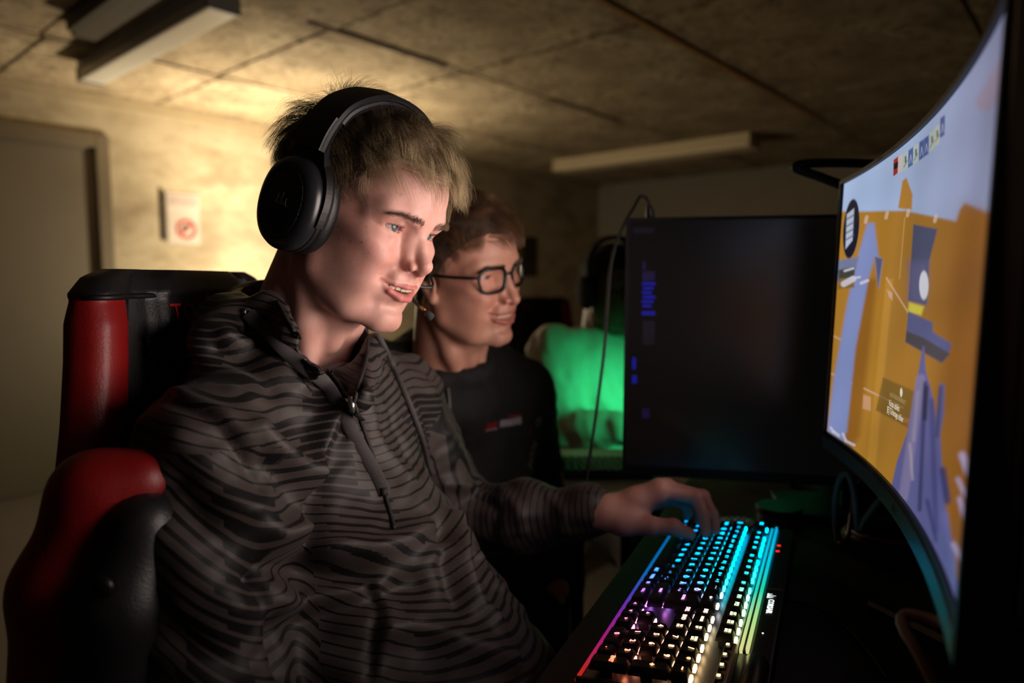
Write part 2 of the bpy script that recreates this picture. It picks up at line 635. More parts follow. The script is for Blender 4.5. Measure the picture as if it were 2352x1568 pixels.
def line(a, b, w, soft=1.5):
    a = np.array(a, float); b = np.array(b, float); d = b - a
    u = np.clip(((X - a[0]) * d[0] + (Y - a[1]) * d[1]) / (d @ d), 0, 1)
    return 1 - sstep(w / 2 - soft, w / 2 + soft, np.hypot(X - a[0] - u * d[0], Y - a[1] - u * d[1]))


g = sstep(1930, 2330, X)[:, None]
colr = lin((166, 188, 224)) * (1 - g) + lin((128, 130, 158)) * g
paint(sstep(120, -300, Y) * .7, (120, 122, 170))
paint(line((2262, 235), (2330, 120), 42, 6) * .45, (146, 112, 120))
# ochre buildings
oc = np.array(lin((170, 121, 42))) * (1 - g) + lin((124, 78, 26)) * g
paint(poly([(1900, 484), (1960, 486), (2045, 484), (2080, 484), (2196, 508), (2205, 480), (2216, 466), (2300, 500), (2330, 520), (2330, 1500), (1880, 1500)], 4), oc)
paint(poly([(2063, 478), (2073, 415), (2082, 408), (2096, 446), (2094, 482)], 3), (168, 118, 40))
paint(poly([(2205, 500), (2216, 470), (2330, 520), (2330, 1450), (2190, 1450), (2150, 700)], 30) * .45, (128, 76, 22))
paint(poly([(1985, 640), (2015, 640), (1975, 1000), (1950, 1040), (1930, 1030), (1945, 900)], 10) * .5, (112, 58, 20))
paint(poly([(2035, 640), (2052, 640), (2010, 1080), (1992, 1060)], 4) * .35, (205, 150, 60))
paint(line((2078, 500), (2066, 640), 3) * .5, (205, 158, 80))
for a, b in (((2036, 638), (2085, 716)), ((1985, 892), (2075, 936)), ((1912, 770), (1935, 782)), ((1910, 858), (1955, 880))):
    paint(line(a, b, 4) * .7, (206, 168, 140))
# blue-grey shutters and wall
paint(poly([(1992, 512), (2008, 512), (2018, 590), (2027, 595), (2018, 660), (2009, 590), (1995, 640), (1965, 800), (1945, 990), (1935, 1012), (1900, 990), (1915, 870), (1945, 700), (1970, 590)], 5), (126, 138, 186))
paint(poly([(1908, 600), (1972, 590), (1960, 640), (1905, 650)], 4), (112, 118, 150))
paint(poly([(2010, 590), (2027, 594), (2017, 660)], 3), (86, 88, 120))
paint(poly([(2098, 515), (2153, 526), (2134, 600), (2132, 640), (2128, 700), (2086, 690)], 2.5), (66, 72, 100))
paint(poly([(2086, 600), (2134, 600), (2132, 640), (2128, 700), (2086, 690)], 14) * .6, (92, 90, 128))
paint(1 - sstep(.85, 1.1, np.hypot((X - 2122) / 11, (Y - 655) / 34)), (196, 196, 206))
paint(poly([(2088, 694), (2122, 704), (2116, 724), (2085, 716)], 4), (196, 184, 66))
paint(poly([(2086, 715), (2142, 740), (2143, 762), (2186, 790), (2178, 815), (2163, 833), (2080, 785)], 3), (80, 84, 124))
paint(poly([(2082, 760), (2120, 775), (2182, 812), (2163, 833), (2080, 785)], 3), (66, 62, 68))
# round badge and small block beneath it
bd = np.hypot((X - 1955 - (Y - 525) * -.08) / 18, (Y - 525) / 68)
paint(1 - sstep(.96, 1.04, bd), (26, 26, 44))
paint(poly([(1945, 492), (1962, 478), (1958, 552), (1942, 572)], 1.5), (178, 186, 204))
for y0 in (500, 516, 531, 546):
    paint(line((1944, y0 + 4), (1961, y0 - 6), 4) * .7, (70, 76, 100))
paint(poly([(1926, 620), (1963, 612), (1962, 636), (1926, 646)], 2), (66, 64, 60))
paint(poly([(1928, 640), (1962, 636), (1962, 660), (1924, 664)], 2), (130, 100, 44))
for a, b, w in (((1940, 622), (1960, 616), 5), ((1938, 652), (1960, 640), 14), ((1955, 640), (1975, 636), 5), ((1978, 650), (1993, 644), 7)):
    paint(line(a, b, w) * .9, (200, 196, 206))
paint(poly([(2037, 665), (2050, 672), (2050, 690), (2042, 682)], 2) * .7, (200, 166, 150))
for a in ((1988, 510), (2035, 500), (2084, 495), (2147, 508)):
    paint(line(a, (a[0] + 3, a[1] - 12), 8) * .55, (214, 190, 170))
paint(poly([(1983, 905), (2000, 912), (2000, 944), (1981, 938)], 2) * .6, (206, 160, 130))
# subtitle panel
paint(poly([(2028, 866), (2100, 898), (2088, 984), (2012, 942)], 3) * .75, (106, 82, 28))
paint(1 - sstep(.8, 1.1, np.hypot((X - 2070) / 3.2, (Y - 901) / 11)), (214, 206, 190))
# held draped figure shape at lower middle
paint(poly([(2119, 795), (2123, 795), (2126, 850), (2140, 900), (2150, 960), (2156, 900), (2160, 878), (2170, 884), (2168, 950), (2160, 1000), (2163, 1060), (2178, 1130), (2172, 1160), (2185, 1260), (2195, 1320), (2212, 1417), (2170, 1320), (2047, 1118), (2060, 1060), (2085, 990), (2105, 880), (2110, 852)], 2.5), (88, 88, 136))
for a, b, w, c, k in (((2115, 870), (2075, 1140), 22, (128, 118, 150), .7), ((2125, 880), (2112, 1170), 9, (44, 44, 82), .8), ((2140, 920), (2150, 1220), 12, (60, 62, 112), .7),
                      ((2090, 1020), (2096, 1100), 4, (176, 166, 164), .6), ((2160, 890), (2152, 1000), 8, (52, 50, 74), .7), ((2166, 1080), (2176, 1150), 16, (44, 48, 88), .8),
                      ((2108, 900), (2098, 1010), 7, (150, 140, 166), .6), ((2170, 1180), (2190, 1300), 14, (96, 100, 158), .7), ((2130, 1150), (2150, 1240), 9, (46, 48, 96), .7), ((2128, 890), (2124, 960), 10, (30, 30, 46), .8)):
    paint(line(a, b, w, 5) * k, c)
for a, b, w in (((2210, 1045), (2226, 1090), 16), ((2200, 1100), (2218, 1140), 9), ((2204, 1145), (2218, 1200), 10), ((2190, 1250), (2208, 1285), 12)):
    paint(line(a, b, w, 4) * .8, (168, 158, 196))
paint(sstep(1180, 1420, Y) * sstep(2150, 2260, X) * .55, (62, 84, 120))
for a, b in (((1908, 982), (1915, 992)), ((1914, 990), (1927, 1000)), ((1936, 996), (1942, 1010)), ((1942, 1012), (1962, 1022))):
    paint(line(a, b, 6) * .8, (196, 196, 214))
# strip of small scoreboard tiles
tl = np.array([(2058, 384), (2068, 378), (2080, 372), (2092, 364), (2104, 356), (2117, 346), (2128, 338), (2141, 326), (2153, 313), (2165, 293)], float)
tc = [(150, 40, 40), (196, 180, 176), (170, 182, 170), (70, 92, 146), (170, 182, 170), (66, 86, 140), (66, 86, 140), (168, 176, 160), (168, 176, 160), (76, 84, 132)]
for (x0, y0), c in zip(tl, tc):
    hgt = 21 + (x0 - 2058) * .04
    paint(poly([(x0 - 5.4, y0 + 4 - hgt), (x0 + 5.4, y0 - 4 - hgt), (x0 + 4.6, y0 - 4 + hgt * .8), (x0 - 6.2, y0 + 4 + hgt * .8)], 1.0), c)
    if c[0] > 160 and c[0] < 190:
        paint(line((x0 - 4, y0 + 12), (x0 + 4, y0 - 4), 1.6, .8) * .8, (60, 66, 70)); paint(line((x0, y0 - 12), (x0, y0), 4, 1) * .8, (60, 66, 70))
    elif c[0] < 80:
        paint(line((x0 - 3, y0 + 12), (x0, y0 - 8), 1.6, .8) * .7, (170, 180, 206)); paint(line((x0 + 3, y0 + 10), (x0, y0 - 8), 1.6, .8) * .7, (170, 180, 206))
paint(poly([(2053, 376), (2063, 370), (2062, 385), (2053, 390)], 1), (14, 14, 22))

wv = sum(np.sin(X * a_ + Y * b_ + c_) for a_, b_, c_ in ((.031, .004, 1), (.013, -.011, 2), (.052, .008, 4), (.007, .021, .5), (.090, .015, 3), (.021, .033, 5)))
colr = colr * np.clip(1 + .035 * wv, .7, 1.3)[:, None]
idx = np.arange(NXS * NYS).reshape(NYS, NXS)
fq = np.stack([idx[:-1, :-1], idx[:-1, 1:], idx[1:, 1:], idx[1:, :-1]], -1).reshape(-1, 4)
me = fast_mesh('screen', pts, fq)
at = me.color_attributes.new('picture', 'FLOAT_COLOR', 'POINT')
at.data.foreach_set('color', np.concatenate([colr, np.ones((len(colr), 1))], 1).astype(np.float32).ravel())
t = NT('screen_picture')
a = t.n('ShaderNodeAttribute', attribute_name='picture')
t.set(Base_Color=(.004, .004, .005, 1), Roughness=.35, Emission_Color=a.outputs[0], Emission_Strength=.92, Specular_IOR_Level=.25)
M_SCREEN = t.m
M_BLK = mat('black_plastic', srgb(20, 20, 22), .5, var=.15, scale=60)
M_BLKG = mat('black_gloss', srgb(14, 14, 16), .22, var=.1, scale=40)
M_CHIN = mat('chin_gloss', srgb(120, 122, 126), .30, .9, var=.05, scale=40)

mon = empty('curved_monitor', (MC[0] + .10, MC[1] - .03, DZK), 'curved gaming monitor showing an ochre game street scene', 'monitor')


def attach(o, parent):
    o.parent = parent
    o.matrix_parent_inverse = parent.matrix_basis.inverted()
    return o


so = link('screen', me, None, M_SCREEN); attach(so, mon)
so['label'] = 'lit curved screen with blue sky over ochre houses'
# frame: swept along the arc
def arc_strip(name, prof, m, s0=-1, s1=1, n=60, cap=True):
    """prof: closed list of (out, t_metres) swept along the arc"""
    v = []; f = []
    k = len(prof)
    for s in np.linspace(s0, s1, n):
        for o_, tm in prof:
            v.append(scr(np.array([s]), np.array([tm / (MH / 2)]), o_)[0])
    for i in range(n - 1):
        for j in range(k):
            j2 = (j + 1) % k
            f.append((i * k + j, i * k + j2, (i + 1) * k + j2, (i + 1) * k + j))
    if cap: f += [tuple(range(k)), tuple(range((n - 1) * k, n * k))[::-1]]
    mb = MB().add(v, f)
    return attach(mb.build(name, m, None, False), mon)


h2 = MH / 2
e1 = 1 + .004 / (MW / 2)
arc_strip('top_bezel', [(.004, h2), (.004, h2 + .005), (-.03, h2 + .005), (-.03, h2 - .01), (-.002, h2 - .01), (-.002, h2)], M_BLK, -e1, e1)
arc_strip('bottom_inner_bezel', [(.003, -h2), (-.003, -h2), (-.003, -h2 - .006), (.003, -h2 - .006)], M_BLK, -e1, e1)
arc_strip('chin', [(.0045, -h2 - .006), (-.02, -h2 - .006), (-.02, -h2 - .022), (.0045, -h2 - .022)], M_CHIN, -e1, e1)
arc_strip('back_shell', [(-.003, h2), (-.003, -h2 - .02), (-.03, -h2 - .02), (-.05, -h2 * .5), (-.055, 0), (-.05, h2 * .5), (-.03, h2)], M_BLK, -e1, e1)
arc_strip('side_bezel', [(.004, h2 + .005), (.004, -h2 - .022), (-.03, -h2 - .022), (-.03, h2 + .005)], M_BLK, -e1 - .012, -e1, 2)
arc_strip('side_bezel', [(.004, h2 + .005), (.004, -h2 - .022), (-.03, -h2 - .022), (-.03, h2 + .005)], M_BLK, e1, e1 + .03, 2)
# brand mark on the chin, bent with it
tm = text_mesh('AOC', .011)
v = np.array([q.co[:] for q in tm.vertices])
s_ = .10 + v[:, 0] / (MW / 2)
w3 = scr(s_, (v[:, 1] - h2 - .0145) / (MH / 2), .0049)
lm = pyd('brand_mark', w3, [p.vertices[:] for p in tm.polygons], False)
attach(link('brand_mark', lm, None, mat('brand_grey', srgb(40, 44, 48), .4)), mon)
# on-screen captions
for s_txt, px_, py_, hgt, cc in (('KASUTAGE RÜNNAKUT', 2063, 915, .0040, (150, 140, 104)), ('Kutsu abilist', 2055, 932, .0058, (226, 220, 206)), ('[E] Tühistage sõber', 2057, 952, .0058, (226, 220, 206)), ('LAHTI', 2084, 966, .0050, (160, 96, 60))):
    k = int(np.argmin(np.hypot(X - px_, Y - py_)))
    s0, t0 = ss.ravel()[k], tt.ravel()[k]
    tm = text_mesh(s_txt, hgt * 1.5, 0.0)
    v = np.array([q.co[:] for q in tm.vertices])
    w3 = scr(s0 + v[:, 0] / (MW / 2), t0 + v[:, 1] / (MH / 2), .0006)
    lm = pyd('screen_caption', w3, [p.vertices[:] for p in tm.polygons], False)
    attach(link('screen_caption', lm, None, mat('caption', srgb(*cc), .6, var=0, emit=1.0)), mon)
# stand
fw = MROT @ np.array([0, -1.0, 0]); fw[2] = 0; fw = unit(fw); sd = np.array([-fw[1], fw[0], 0])
bs = MC - fw * .12
part(MB().tube([bs + np.array([0, 0, .05]), np.array([bs[0], bs[1], DZK + .02])], .022, 14), 'stand_column', M_BLK, mon, True, .6)
part(MB().tube([MC - fw * .04, bs + np.array([0, 0, .02])], .03, 12), 'stand_neck', M_BLK, mon, True, .6)
st = MB()
for sgn in (-1, 1):
    q = bs + sd * sgn * .15 + fw * .11
    st.tube([np.array([bs[0], bs[1], DZK + .018]), np.array([q[0], q[1], DZK + .0085])], [.016, .008], 10)
q = bs - fw * .06
st.tube([np.array([bs[0], bs[1], DZK + .018]), np.array([q[0], q[1], DZK + .0095])], [.016, .009], 10)
part(st, 'stand_foot', mat('stand_metal', srgb(60, 60, 64), .4, .8), mon, True, .6)
# the light that the screen throws on its player
o = light('screen_glow', 'AREA', scr(np.array([0.]), np.array([0.]), .03)[0], 2.1, (1.0, .83, .75), shape='RECTANGLE', size=.56, size_y=.32, spread=math.radians(104))
aim(o, np.array(o.location) + MROT @ np.array([-.10, -1.0, .12]))


# ================================================================== flat dark monitors
def flat_monitor(label, centre, yaw, w, h, tilt=0.0, marks=True, purple=False):
    """centre = middle of the panel front; the screen faces local -y"""
    c = np.array(centre, float)
    e = empty('flat_monitor', (c[0], c[1], DZK), label, 'monitor')
    M = Matrix.Translation(c) @ Matrix.Rotation(yaw, 4, 'Z') @ Matrix.Rotation(tilt, 4, 'X')
    part(MB().box((-w / 2, 0, -h / 2), (w / 2, .018, h / 2), M, bev=.003), 'back_shell', M_BLK, e)
    part(MB().box((-w * .3, .018, -h * .33), (w * .3, .045, h * .3), M, bev=.01), 'rear_housing', M_BLK, e)
    b = .0055
    fr_ = MB().box((-w / 2, -.003, h / 2 - b), (w / 2, 0, h / 2), M).box((-w / 2, -.003, -h / 2), (w / 2, 0, -h / 2 + .016), M)
    fr_.box((-w / 2, -.003, -h / 2 + .016), (-w / 2 + b, 0, h / 2 - b), M).box((w / 2 - b, -.003, -h / 2 + .016), (w / 2, 0, h / 2 - b), M)
    part(fr_, 'bezel', M_BLK, e)
    tn = NT('dim_screen'); nn = tn.noise(tn.coord(), 3)
    tn.set(Base_Color=(.006, .0055, .0055, 1), Roughness=.28, Specular_IOR_Level=.5, IOR=1.75, Emission_Color=tn.mix(nn, (.0012, .0010, .0009, 1), (.0020, .0017, .0015, 1)), Emission_Strength=1.0)
    sc = part(MB().box((-w / 2 + b, -.0012, -h / 2 + .016), (w / 2 - b, 0, h / 2 - b), M), 'screen', tn.m, e)
    if marks:
        cols = {0: mat('mark_blue', (.006, .006, .22, 1), .5, var=.5, scale=260, emit=.7), 1: mat('mark_violet', (.008, .005, .035, 1), .5, var=.4, scale=200, emit=.6), 2: mat('mark_faint', (.006, .005, .012, 1), .5, var=.3, scale=160, emit=.4)}
        for (x0, z0, x1, z1, k) in marks:
            mo = part(MB().box((-w / 2 + x0, -.0017, h / 2 - z1), (-w / 2 + x1, -.0012, h / 2 - z0), M), 'screen_mark', cols[k], e)
    part(MB().box((-.035, .045, -h / 2 - .02), (.035, .07, h * .1), M, bev=.005), 'stand_neck', M_BLK, e)
    f0 = M @ Vector((0, .06, 0))
    F_ = Matrix.Translation((f0.x, f0.y, DZK)) @ Matrix.Rotation(yaw, 4, 'Z')
    part(MB().box((-.12, -.06, 0), (.12, .08, .012), F_, bev=.004), 'stand_foot', M_BLK, e)
    part(MB().box((-.02, -.012, .01), (.02, .012, c[2] - DZK - h * .2), F_, bev=.003), 'stand_post', M_BLK, e)
    return e, M


# dark monitor beyond the keyboard: left edge on the sight line of x=1440
a0 = P(1438, 500, 1.13); b0 = P(1930, 492, 1.065)
yaw = math.atan2(b0[1] - a0[1], b0[0] - a0[0])
hh = .432; ww = hh * 16 / 9
ctr = np.array([a0[0], a0[1], 0]) + np.array([math.cos(yaw), math.sin(yaw), 0]) * ww / 2
zt = a0[2]
mk = [(.012, .016, .046, .026, 2), (.028, .072, .033, .086, 1), *[(.028 + .0014 * (k_ % 2), .106 + .0074 * k_, .050 - .003 * ((k_ * 7) % 3), .111 + .0074 * k_, 0) for k_ in range(6)], (.028, .154, .050, .161, 0), (.028, .088, .048, .104, 1), (.014, .232, .020, .252, 0), (.014, .262, .022, .276, 0), (.032, .318, .044, .334, 1), (.030, .17, .050, .21, 2)]
FLATM, FM = flat_monitor('wide black flat monitor with a nearly dark screen beyond the keyboard', (ctr[0], ctr[1], zt - hh / 2), yaw, ww, hh, math.radians(-1), mk)
# next monitor of the row, beside the curved one, seen edge on
r0 = scr(np.array([e1 + .03]), np.array([0.]), 0)[0]
d2 = unit(np.array([.98, .20, 0]))
c2 = np.array([r0[0] + .006, r0[1] - .016, 0]) + d2 * .3075
flat_monitor('black flat monitor standing at the near end beside the curved monitor', (c2[0], c2[1], 1.165), math.atan2(d2[1], d2[0]), .615, .385, 0, [(.012, .20, .022, .29, 1)])  # its violet mark is a dim purple reflection put in as glowing colour

# ================================================================== keyboard
U1 = .01905
KM = Matrix(((1, 0, 0, KC[0]), (0, 1, 0, KC[1]), (0, 0, 1, KC[2]), (0, 0, 0, 1))) @ Matrix.Rotation(KYAW, 4, 'Z') @ Matrix.Rotation(KTILT, 4, 'X')
kb = empty('keyboard', KM.translation, 'black mechanical keyboard with rainbow backlit keys', 'keyboard')
kb.rotation_euler = KM.to_euler()
KOX, KOY = -.21, .05        # offset of layout unit (0,0): key (x,y) -> local (x*U1+KOX, KOY-y*U1)


def led(name, strength, gap=True, kind='LED'):
    t = NT(name)
    tc = t.n('ShaderNodeTexCoord'); tc.object = kb
    sp = t.n('ShaderNodeSeparateXYZ'); t.l(tc.outputs['Object'], sp.inputs[0])
    u = t.math('DIVIDE', t.math('SUBTRACT', sp.outputs[0], KOX - .02), .47)
    fr = t.ramp(u, [(0, (0, .30, 1, 1)), (.40, (0, .30, 1, 1)), (.54, (.10, .10, 1, 1)), (.66, (.42, .03, .75, 1)), (.80, (.80, .01, .30, 1)), (.93, (1, .03, .02, 1)), (1, (1, .05, .01, 1))])
    mi = t.ramp(u, [(0, (0, .50, 1, 1)), (.40, (0, .62, 1, 1)), (.52, (.02, .40, 1, 1)), (.62, (.65, .20, .60, 1)), (.74, (1, .50, .30, 1)), (1, (1, .38, .14, 1))])
    re = t.ramp(u, [(0, (0, .55, 1, 1)), (.34, (0, .80, .95, 1)), (.50, (.02, .90, .50, 1)), (.64, (.50, 1, .30, 1)), (.80, (.90, .90, .35, 1)), (1, (1, .70, .30, 1))])
    w = t.math('DIVIDE', t.math('ADD', sp.outputs[1], .075), .150)      # 0 front .. 1 rear
    f1 = t.math('MULTIPLY', w, 2.0); f1.node.use_clamp = True
    f2 = t.math('SUBTRACT', t.math('MULTIPLY', w, 2.0), 1.0); f2.node.use_clamp = True
    c = t.mix(f2, t.mix(f1, fr, mi), re)
    t.set(Base_Color=(.02, .02, .02, 1), Roughness=.5, Emission_Color=c, Emission_Strength=strength)
    return t.m


M_LEDS = led('switch_led', 7.0)
M_LEG = led('legend_light', 3.6)
M_BARL = led('edge_light', .75)
M_BARF = led('front_edge_light', .45)
M_CAP = mat('keycap_black', srgb(16, 16, 17), .55, var=.15, scale=200)
M_CASE = mat('keyboard_case', srgb(13, 13, 14), .45, var=.2, scale=120)
M_PLATE = mat('keyboard_plate', srgb(120, 120, 124), .38, .85, var=.12, scale=300)

_cap = {}


def cap_mesh(w, h):
    k = (w, h)
    if k in _cap: return _cap[k]
    bw, bh = w * U1 - .0011, h * U1 - .0011
    tw, th = bw - .0055, bh - .0048
    v = []; f = []

    def rr(x, y, r, z, oy=0):
        q = []
        for cx, cy, a0_ in ((x / 2 - r, y / 2 - r, 0), (-x / 2 + r, y / 2 - r, 90), (-x / 2 + r, -y / 2 + r, 180), (x / 2 - r, -y / 2 + r, 270)):
            for a_ in (0, 45, 90):
                w_ = math.radians(a0_ + a_); q.append((cx + r * math.cos(w_), cy + r * math.sin(w_) + oy, z))
        return q
    rings = [rr(bw, bh, .0012, -.0085), rr(bw, bh, .0012, -.0070), rr(tw + .0008, th + .0008, .0022, -.0006, .0004), rr(tw - .0010, th - .0010, .0018, 0, .0004), rr(tw * .5, th * .5, .0015, -.0005, .0004)]
    for r in rings: v += r
    n = 12
    for i in range(4):
        for j in range(n):
            f.append((i * n + j, i * n + (j + 1) % n, (i + 1) * n + (j + 1) % n, (i + 1) * n + j))
    f.append(tuple(4 * n + j for j in range(n)))
    me = pyd('key', v, f, True)
    me.materials.append(M_CAP)
    bm = bmesh.new(); bm.from_mesh(me)
    for e_ in bm.edges:
        if len(e_.link_faces) == 2 and e_.calc_face_angle(0) > .6: e_.smooth = False
    bm.to_mesh(me); bm.free()
    _cap[k] = me
    return me


keys = []      # (label, x centre, y row, w, h)
def row(y, x0, items):
    x = x0
    for it in items:
        if isinstance(it, (int, float)): x += it; continue
        s, w = it if isinstance(it, tuple) else (it, 1)
        keys.append((s, x + w / 2, y, w, 1)); x += w


row(0, 0, ['ESC', 1] + ['F1', 'F2', 'F3', 'F4', .5, 'F5', 'F6', 'F7', 'F8', .5, 'F9', 'F10', 'F11', 'F12', .25, 'PRT\nSCN', 'SCR\nLCK', 'PAU\nBRK'])
row(1.5, 0, ['§', '1  !', '2  "', '3  #', '4  ¤', '5  %', '6  &', '7  /', '8  (', '9  )', '0  =', '+  ?', '´  `', ('←', 2), .25, 'INS', 'HOME', 'PG\nUP', .25, 'NUM\nLCK', '/', '*', '–'])
row(2.5, 0, [('TAB', 1.5), 'Q', 'W', 'E', 'R', 'T', 'Y', 'U', 'I', 'O', 'P', 'Ü', 'Õ', 1.75, 'DEL', 'END', 'PG\nDN', .25, '7', '8', '9'])
row(3.5, 0, [('CAPS', 1.75), 'A', 'S', 'D', 'F', 'G', 'H', 'J', 'K', 'L', 'Ö', 'Ä', "'  *", 5.5 - 1.75, '4', '5', '6'])
row(4.5, 0, [('SHIFT', 1.25), '<', 'Z', 'X', 'C', 'V', 'B', 'N', 'M', ',  ;', '.  :', '-  _', ('SHIFT', 2.75), 1.25, '▲', 1.25, '1', '2', '3'])
row(5.5, 0, [('CTRL', 1.5), 'WIN', ('ALT', 1.25), ('', 6.25), ('ALT', 1.25), 'WIN', '▤', ('CTRL', 1.75 + .25 - .0), .0])
keys = [k for k in keys if not (k[2] == 5.5 and k[1] > 13)]
row(5.5, 12.75, [('CTRL', 2.25), .25, '◄', '▼', '►', .25, ('0', 2), '.'])
keys.append(('+', 22.0, 3.0, 1, 2)); keys.append(('ENT', 22.0, 5.0, 1, 2)); keys.append(('ENTER', 14.25, 3.0, 1.5, 2))
arrow_poly = {'◄': [(-1, 0), (.8, 1), (.8, -1)], '►': [(1, 0), (-.8, 1), (-.8, -1)], '▲': [(0, 1), (1, -.8), (-1, -.8)], '▼': [(0, -1), (1, .8), (-1, .8)],
              '←': [(-1.6, 0), (-.4, 1), (-.4, .35), (1.3, .35), (1.3, -.35), (-.4, -.35), (-.4, -1)], '▤': [(-1, 1), (1, 1), (1, -1), (-1, -1)]}
_leg = {}


def legend_mesh(s):
    if s in _leg: return _leg[s]
    if s in arrow_poly:
        q = [(x * .0019, y * .0019) for x, y in arrow_poly[s]]
        mb = MB().prism(q, 0, .00025); me = pyd('legend', mb.v, mb.f, False)
    else:
        lines = s.split('\n')
        big = len(s) == 1
        size = .0078 if big else (.0060 if len(s) <= 3 and len(lines) == 1 else (.0052 if '  ' in s else .0040))
        if len(lines) > 1: size = .0036
        vs = []; fs = []
        for i, ln in enumerate(lines):
            tm = text_mesh(ln, size, .00012, 'CENTER', .00022 if big else .00012)
            n0 = len(vs)
            vs += [(q.co.x, q.co.y - (i - (len(lines) - 1) / 2) * size * .95, q.co.z) for q in tm.vertices]
            fs += [tuple(j + n0 for j in p.vertices) for p in tm.polygons]
        me = pyd('legend', vs, fs, False)
    me.materials.append(M_LEG)
    _leg[s] = me
    return me


_sw = {}
swm = MB().box((-.007, -.007, -.0150), (.007, .0045, -.0088), bev=.0006)
swm = pyd('switch_housing', swm.v, swm.f, False)
_ledm = MB().box((-.0028, .0066, -.0122), (.0028, .0089, -.0095), bev=.0005)
_ledm = pyd('switch_light', _ledm.v, _ledm.f, False)
_ledside = MB().box((-.0046, .0080, -.0108), (.0046, .0108, -.0068), bev=.0006)
_ledside = pyd('switch_light', _ledside.v, _ledside.f, False)
M_SWH = mat('switch_housing', srgb(30, 30, 32), .5, var=.1)
for s, kx, ky, w, h in keys:
    lx, ly = kx * U1 + KOX, KOY - ky * U1
    o = link('key', cap_mesh(w, h), kb)
    prof = {0: .0006, 1.5: .0004, 2.5: 0, 3.5: -.0002, 4.5: 0, 5.5: .0004}.get(ky, 0)
    o.location = (lx, ly, prof); o.rotation_euler = (math.radians({0: -4, 1.5: -3, 2.5: -1, 3.5: 1, 4.5: 4, 5.5: 5}.get(ky, 0)), 0, 0)
    if s:
        g = link('legend', legend_mesh(s), o)
        g.location = (0, .0030 if len(s) < 4 else .0024, .0003)
    for q in ([0] if w < 2.1 else [-1, 0, 1]):
        l2 = link('switch_light', _ledside, kb, M_LEDS); l2.location = (lx + q * U1 * (w / 3.2), ly if h == 1 else ly + .004, 0)
    sw = link('switch_housing', swm, kb, M_SWH); sw.location = (lx, ly, 0)

xl, xr = -.35 * U1 + KOX, 22.85 * U1 + KOX
yf, yr = KOY - 6.25 * U1, KOY + .62 * U1
xm = 18.42 * U1 + KOX
ob = MB().box((xl, yf, -.0185), (xr, yr, -.0152), bev=.001).build('top_plate', M_PLATE, kb)
ob = MB().box((xl - .004, yf - .006, -.033), (xr + .004, yr + .034, -.0187), bev=.004).build('case', M_CASE, kb)
MB().box((xl - .004, yr + .011, -.0187), (xr + .004, yr + .034, -.0120), bev=.003).build('rear_deck', M_CASE, kb)
MB().box((xr, yf - .004, -.0187), (xr + .004, yr + .011, -.012)).build('side_rail', M_CASE, kb)
# light bars at the back and at the front edge
MB().box((xl, yr + .0020, -.0150), (xm, yr + .0050, -.0110), bev=.0005).build('light_bar', M_BARL, kb)
MB().box((xl, yr + .0082, -.0145), (xm, yr + .0108, -.0085), bev=.0005).build('light_bar', M_BARL, kb)
MB().box((xl, yr + .0052, -.0150), (xm, yr + .0080, -.0120)).build('light_bar_groove', M_PLATE, kb)
MB().box((xl, yf - .0062, -.0188), (xr, yf - .0038, -.0150), bev=.0006).build('front_light_strip', M_BARF, kb)
# media keys, volume roller, lamps
for i in range(4):
    o = link('media_key', cap_mesh(1, .62), kb); o.location = ((19.0 + i) * U1 + KOX, KOY + .30 * U1, -.0015)
    o = MB().prism([(-.0017, -.0015), (.0017, -.0015), (.0017, .0015), (-.0017, .0015)], 0, .0003).build('legend', M_LEG, o); o.location = (0, 0, .0003)
MB().box((18.55 * U1 + KOX, yr - .006, -.0150), (xr - .001, yr + .001, -.0035), bev=.001).build('media_panel', mat('media_panel', srgb(196, 178, 140), .4, .4), kb)
rl = MB().lathe([(.0105, -.030), (.0115, -.028), (.0115, .028), (.0105, .030)], 28, Matrix.Translation((21.2 * U1 + KOX, yr + .021, -.0105)) @ Matrix.Rotation(math.pi / 2, 4, 'Y'))
rl.build('volume_roller', mat('roller_metal', srgb(64, 62, 60), .35, .8, var=.2, scale=400), kb, True, .6)
M_WHT = mat('lamp_white', (1, .95, .9, 1), .5, var=0, emit=2.0)
M_RLED = mat('lamp_red', (1, .02, .01, 1), .5, var=0, emit=1.6)
MB().lathe([(.0018, 0), (.0018, .0006)], 14, Matrix.Translation((18.9 * U1 + KOX, yr + .019, -.0122))).build('indicator_light', M_WHT, kb)
MB().lathe([(.0010, 0), (.0010, .0006)], 12, Matrix.Translation((16.3 * U1 + KOX, yr + .020, -.0122))).build('indicator_light', M_WHT, kb)
for q in (3.1, 4.2):
    MB().lathe([(.0024, 0), (.0024, .0006)], 14, Matrix.Translation((q * U1 + KOX, yr + .017, -.0122))).build('indicator_light', M_RLED, kb)
bm_ = MB().box((10.5 * U1 + KOX, yr + .014, -.0122), (10.62 * U1 + KOX, yr + .031, -.0116)).build('trim_line', mat('trim_copper', srgb(150, 112, 84), .4, .6), kb)
tm = text_mesh('CORSAIR', .0085, .0002, 'LEFT', .0002)
M_LOGO = mat('logo_white', (.85, .95, .92, 1), .5, var=0, emit=1.1)
o = link('brand_lettering', tm, kb, M_LOGO); o.location = (12.05 * U1 + KOX, yr + .0215, -.0117)


def sails(scale):
    """three leaning sail shapes"""
    mb = MB()
    for x, hgt, wd in ((-.9, 1.2, .9), (0, 2.0, 1.0), (.95, 1.5, 1.0)):
        q = [(x - wd * .45, 0), (x + wd * .42, -.05), (x + wd * .30, hgt * .45), (x - wd * .10, hgt), (x - .05 * wd, hgt * .4)]
        mb.prism([(a * scale, b * scale) for a, b in q], 0, .0003)
    return mb


o = sails(.0046).build('brand_emblem', M_LOGO, kb); o.location = (11.55 * U1 + KOX, yr + .0165, -.0117)
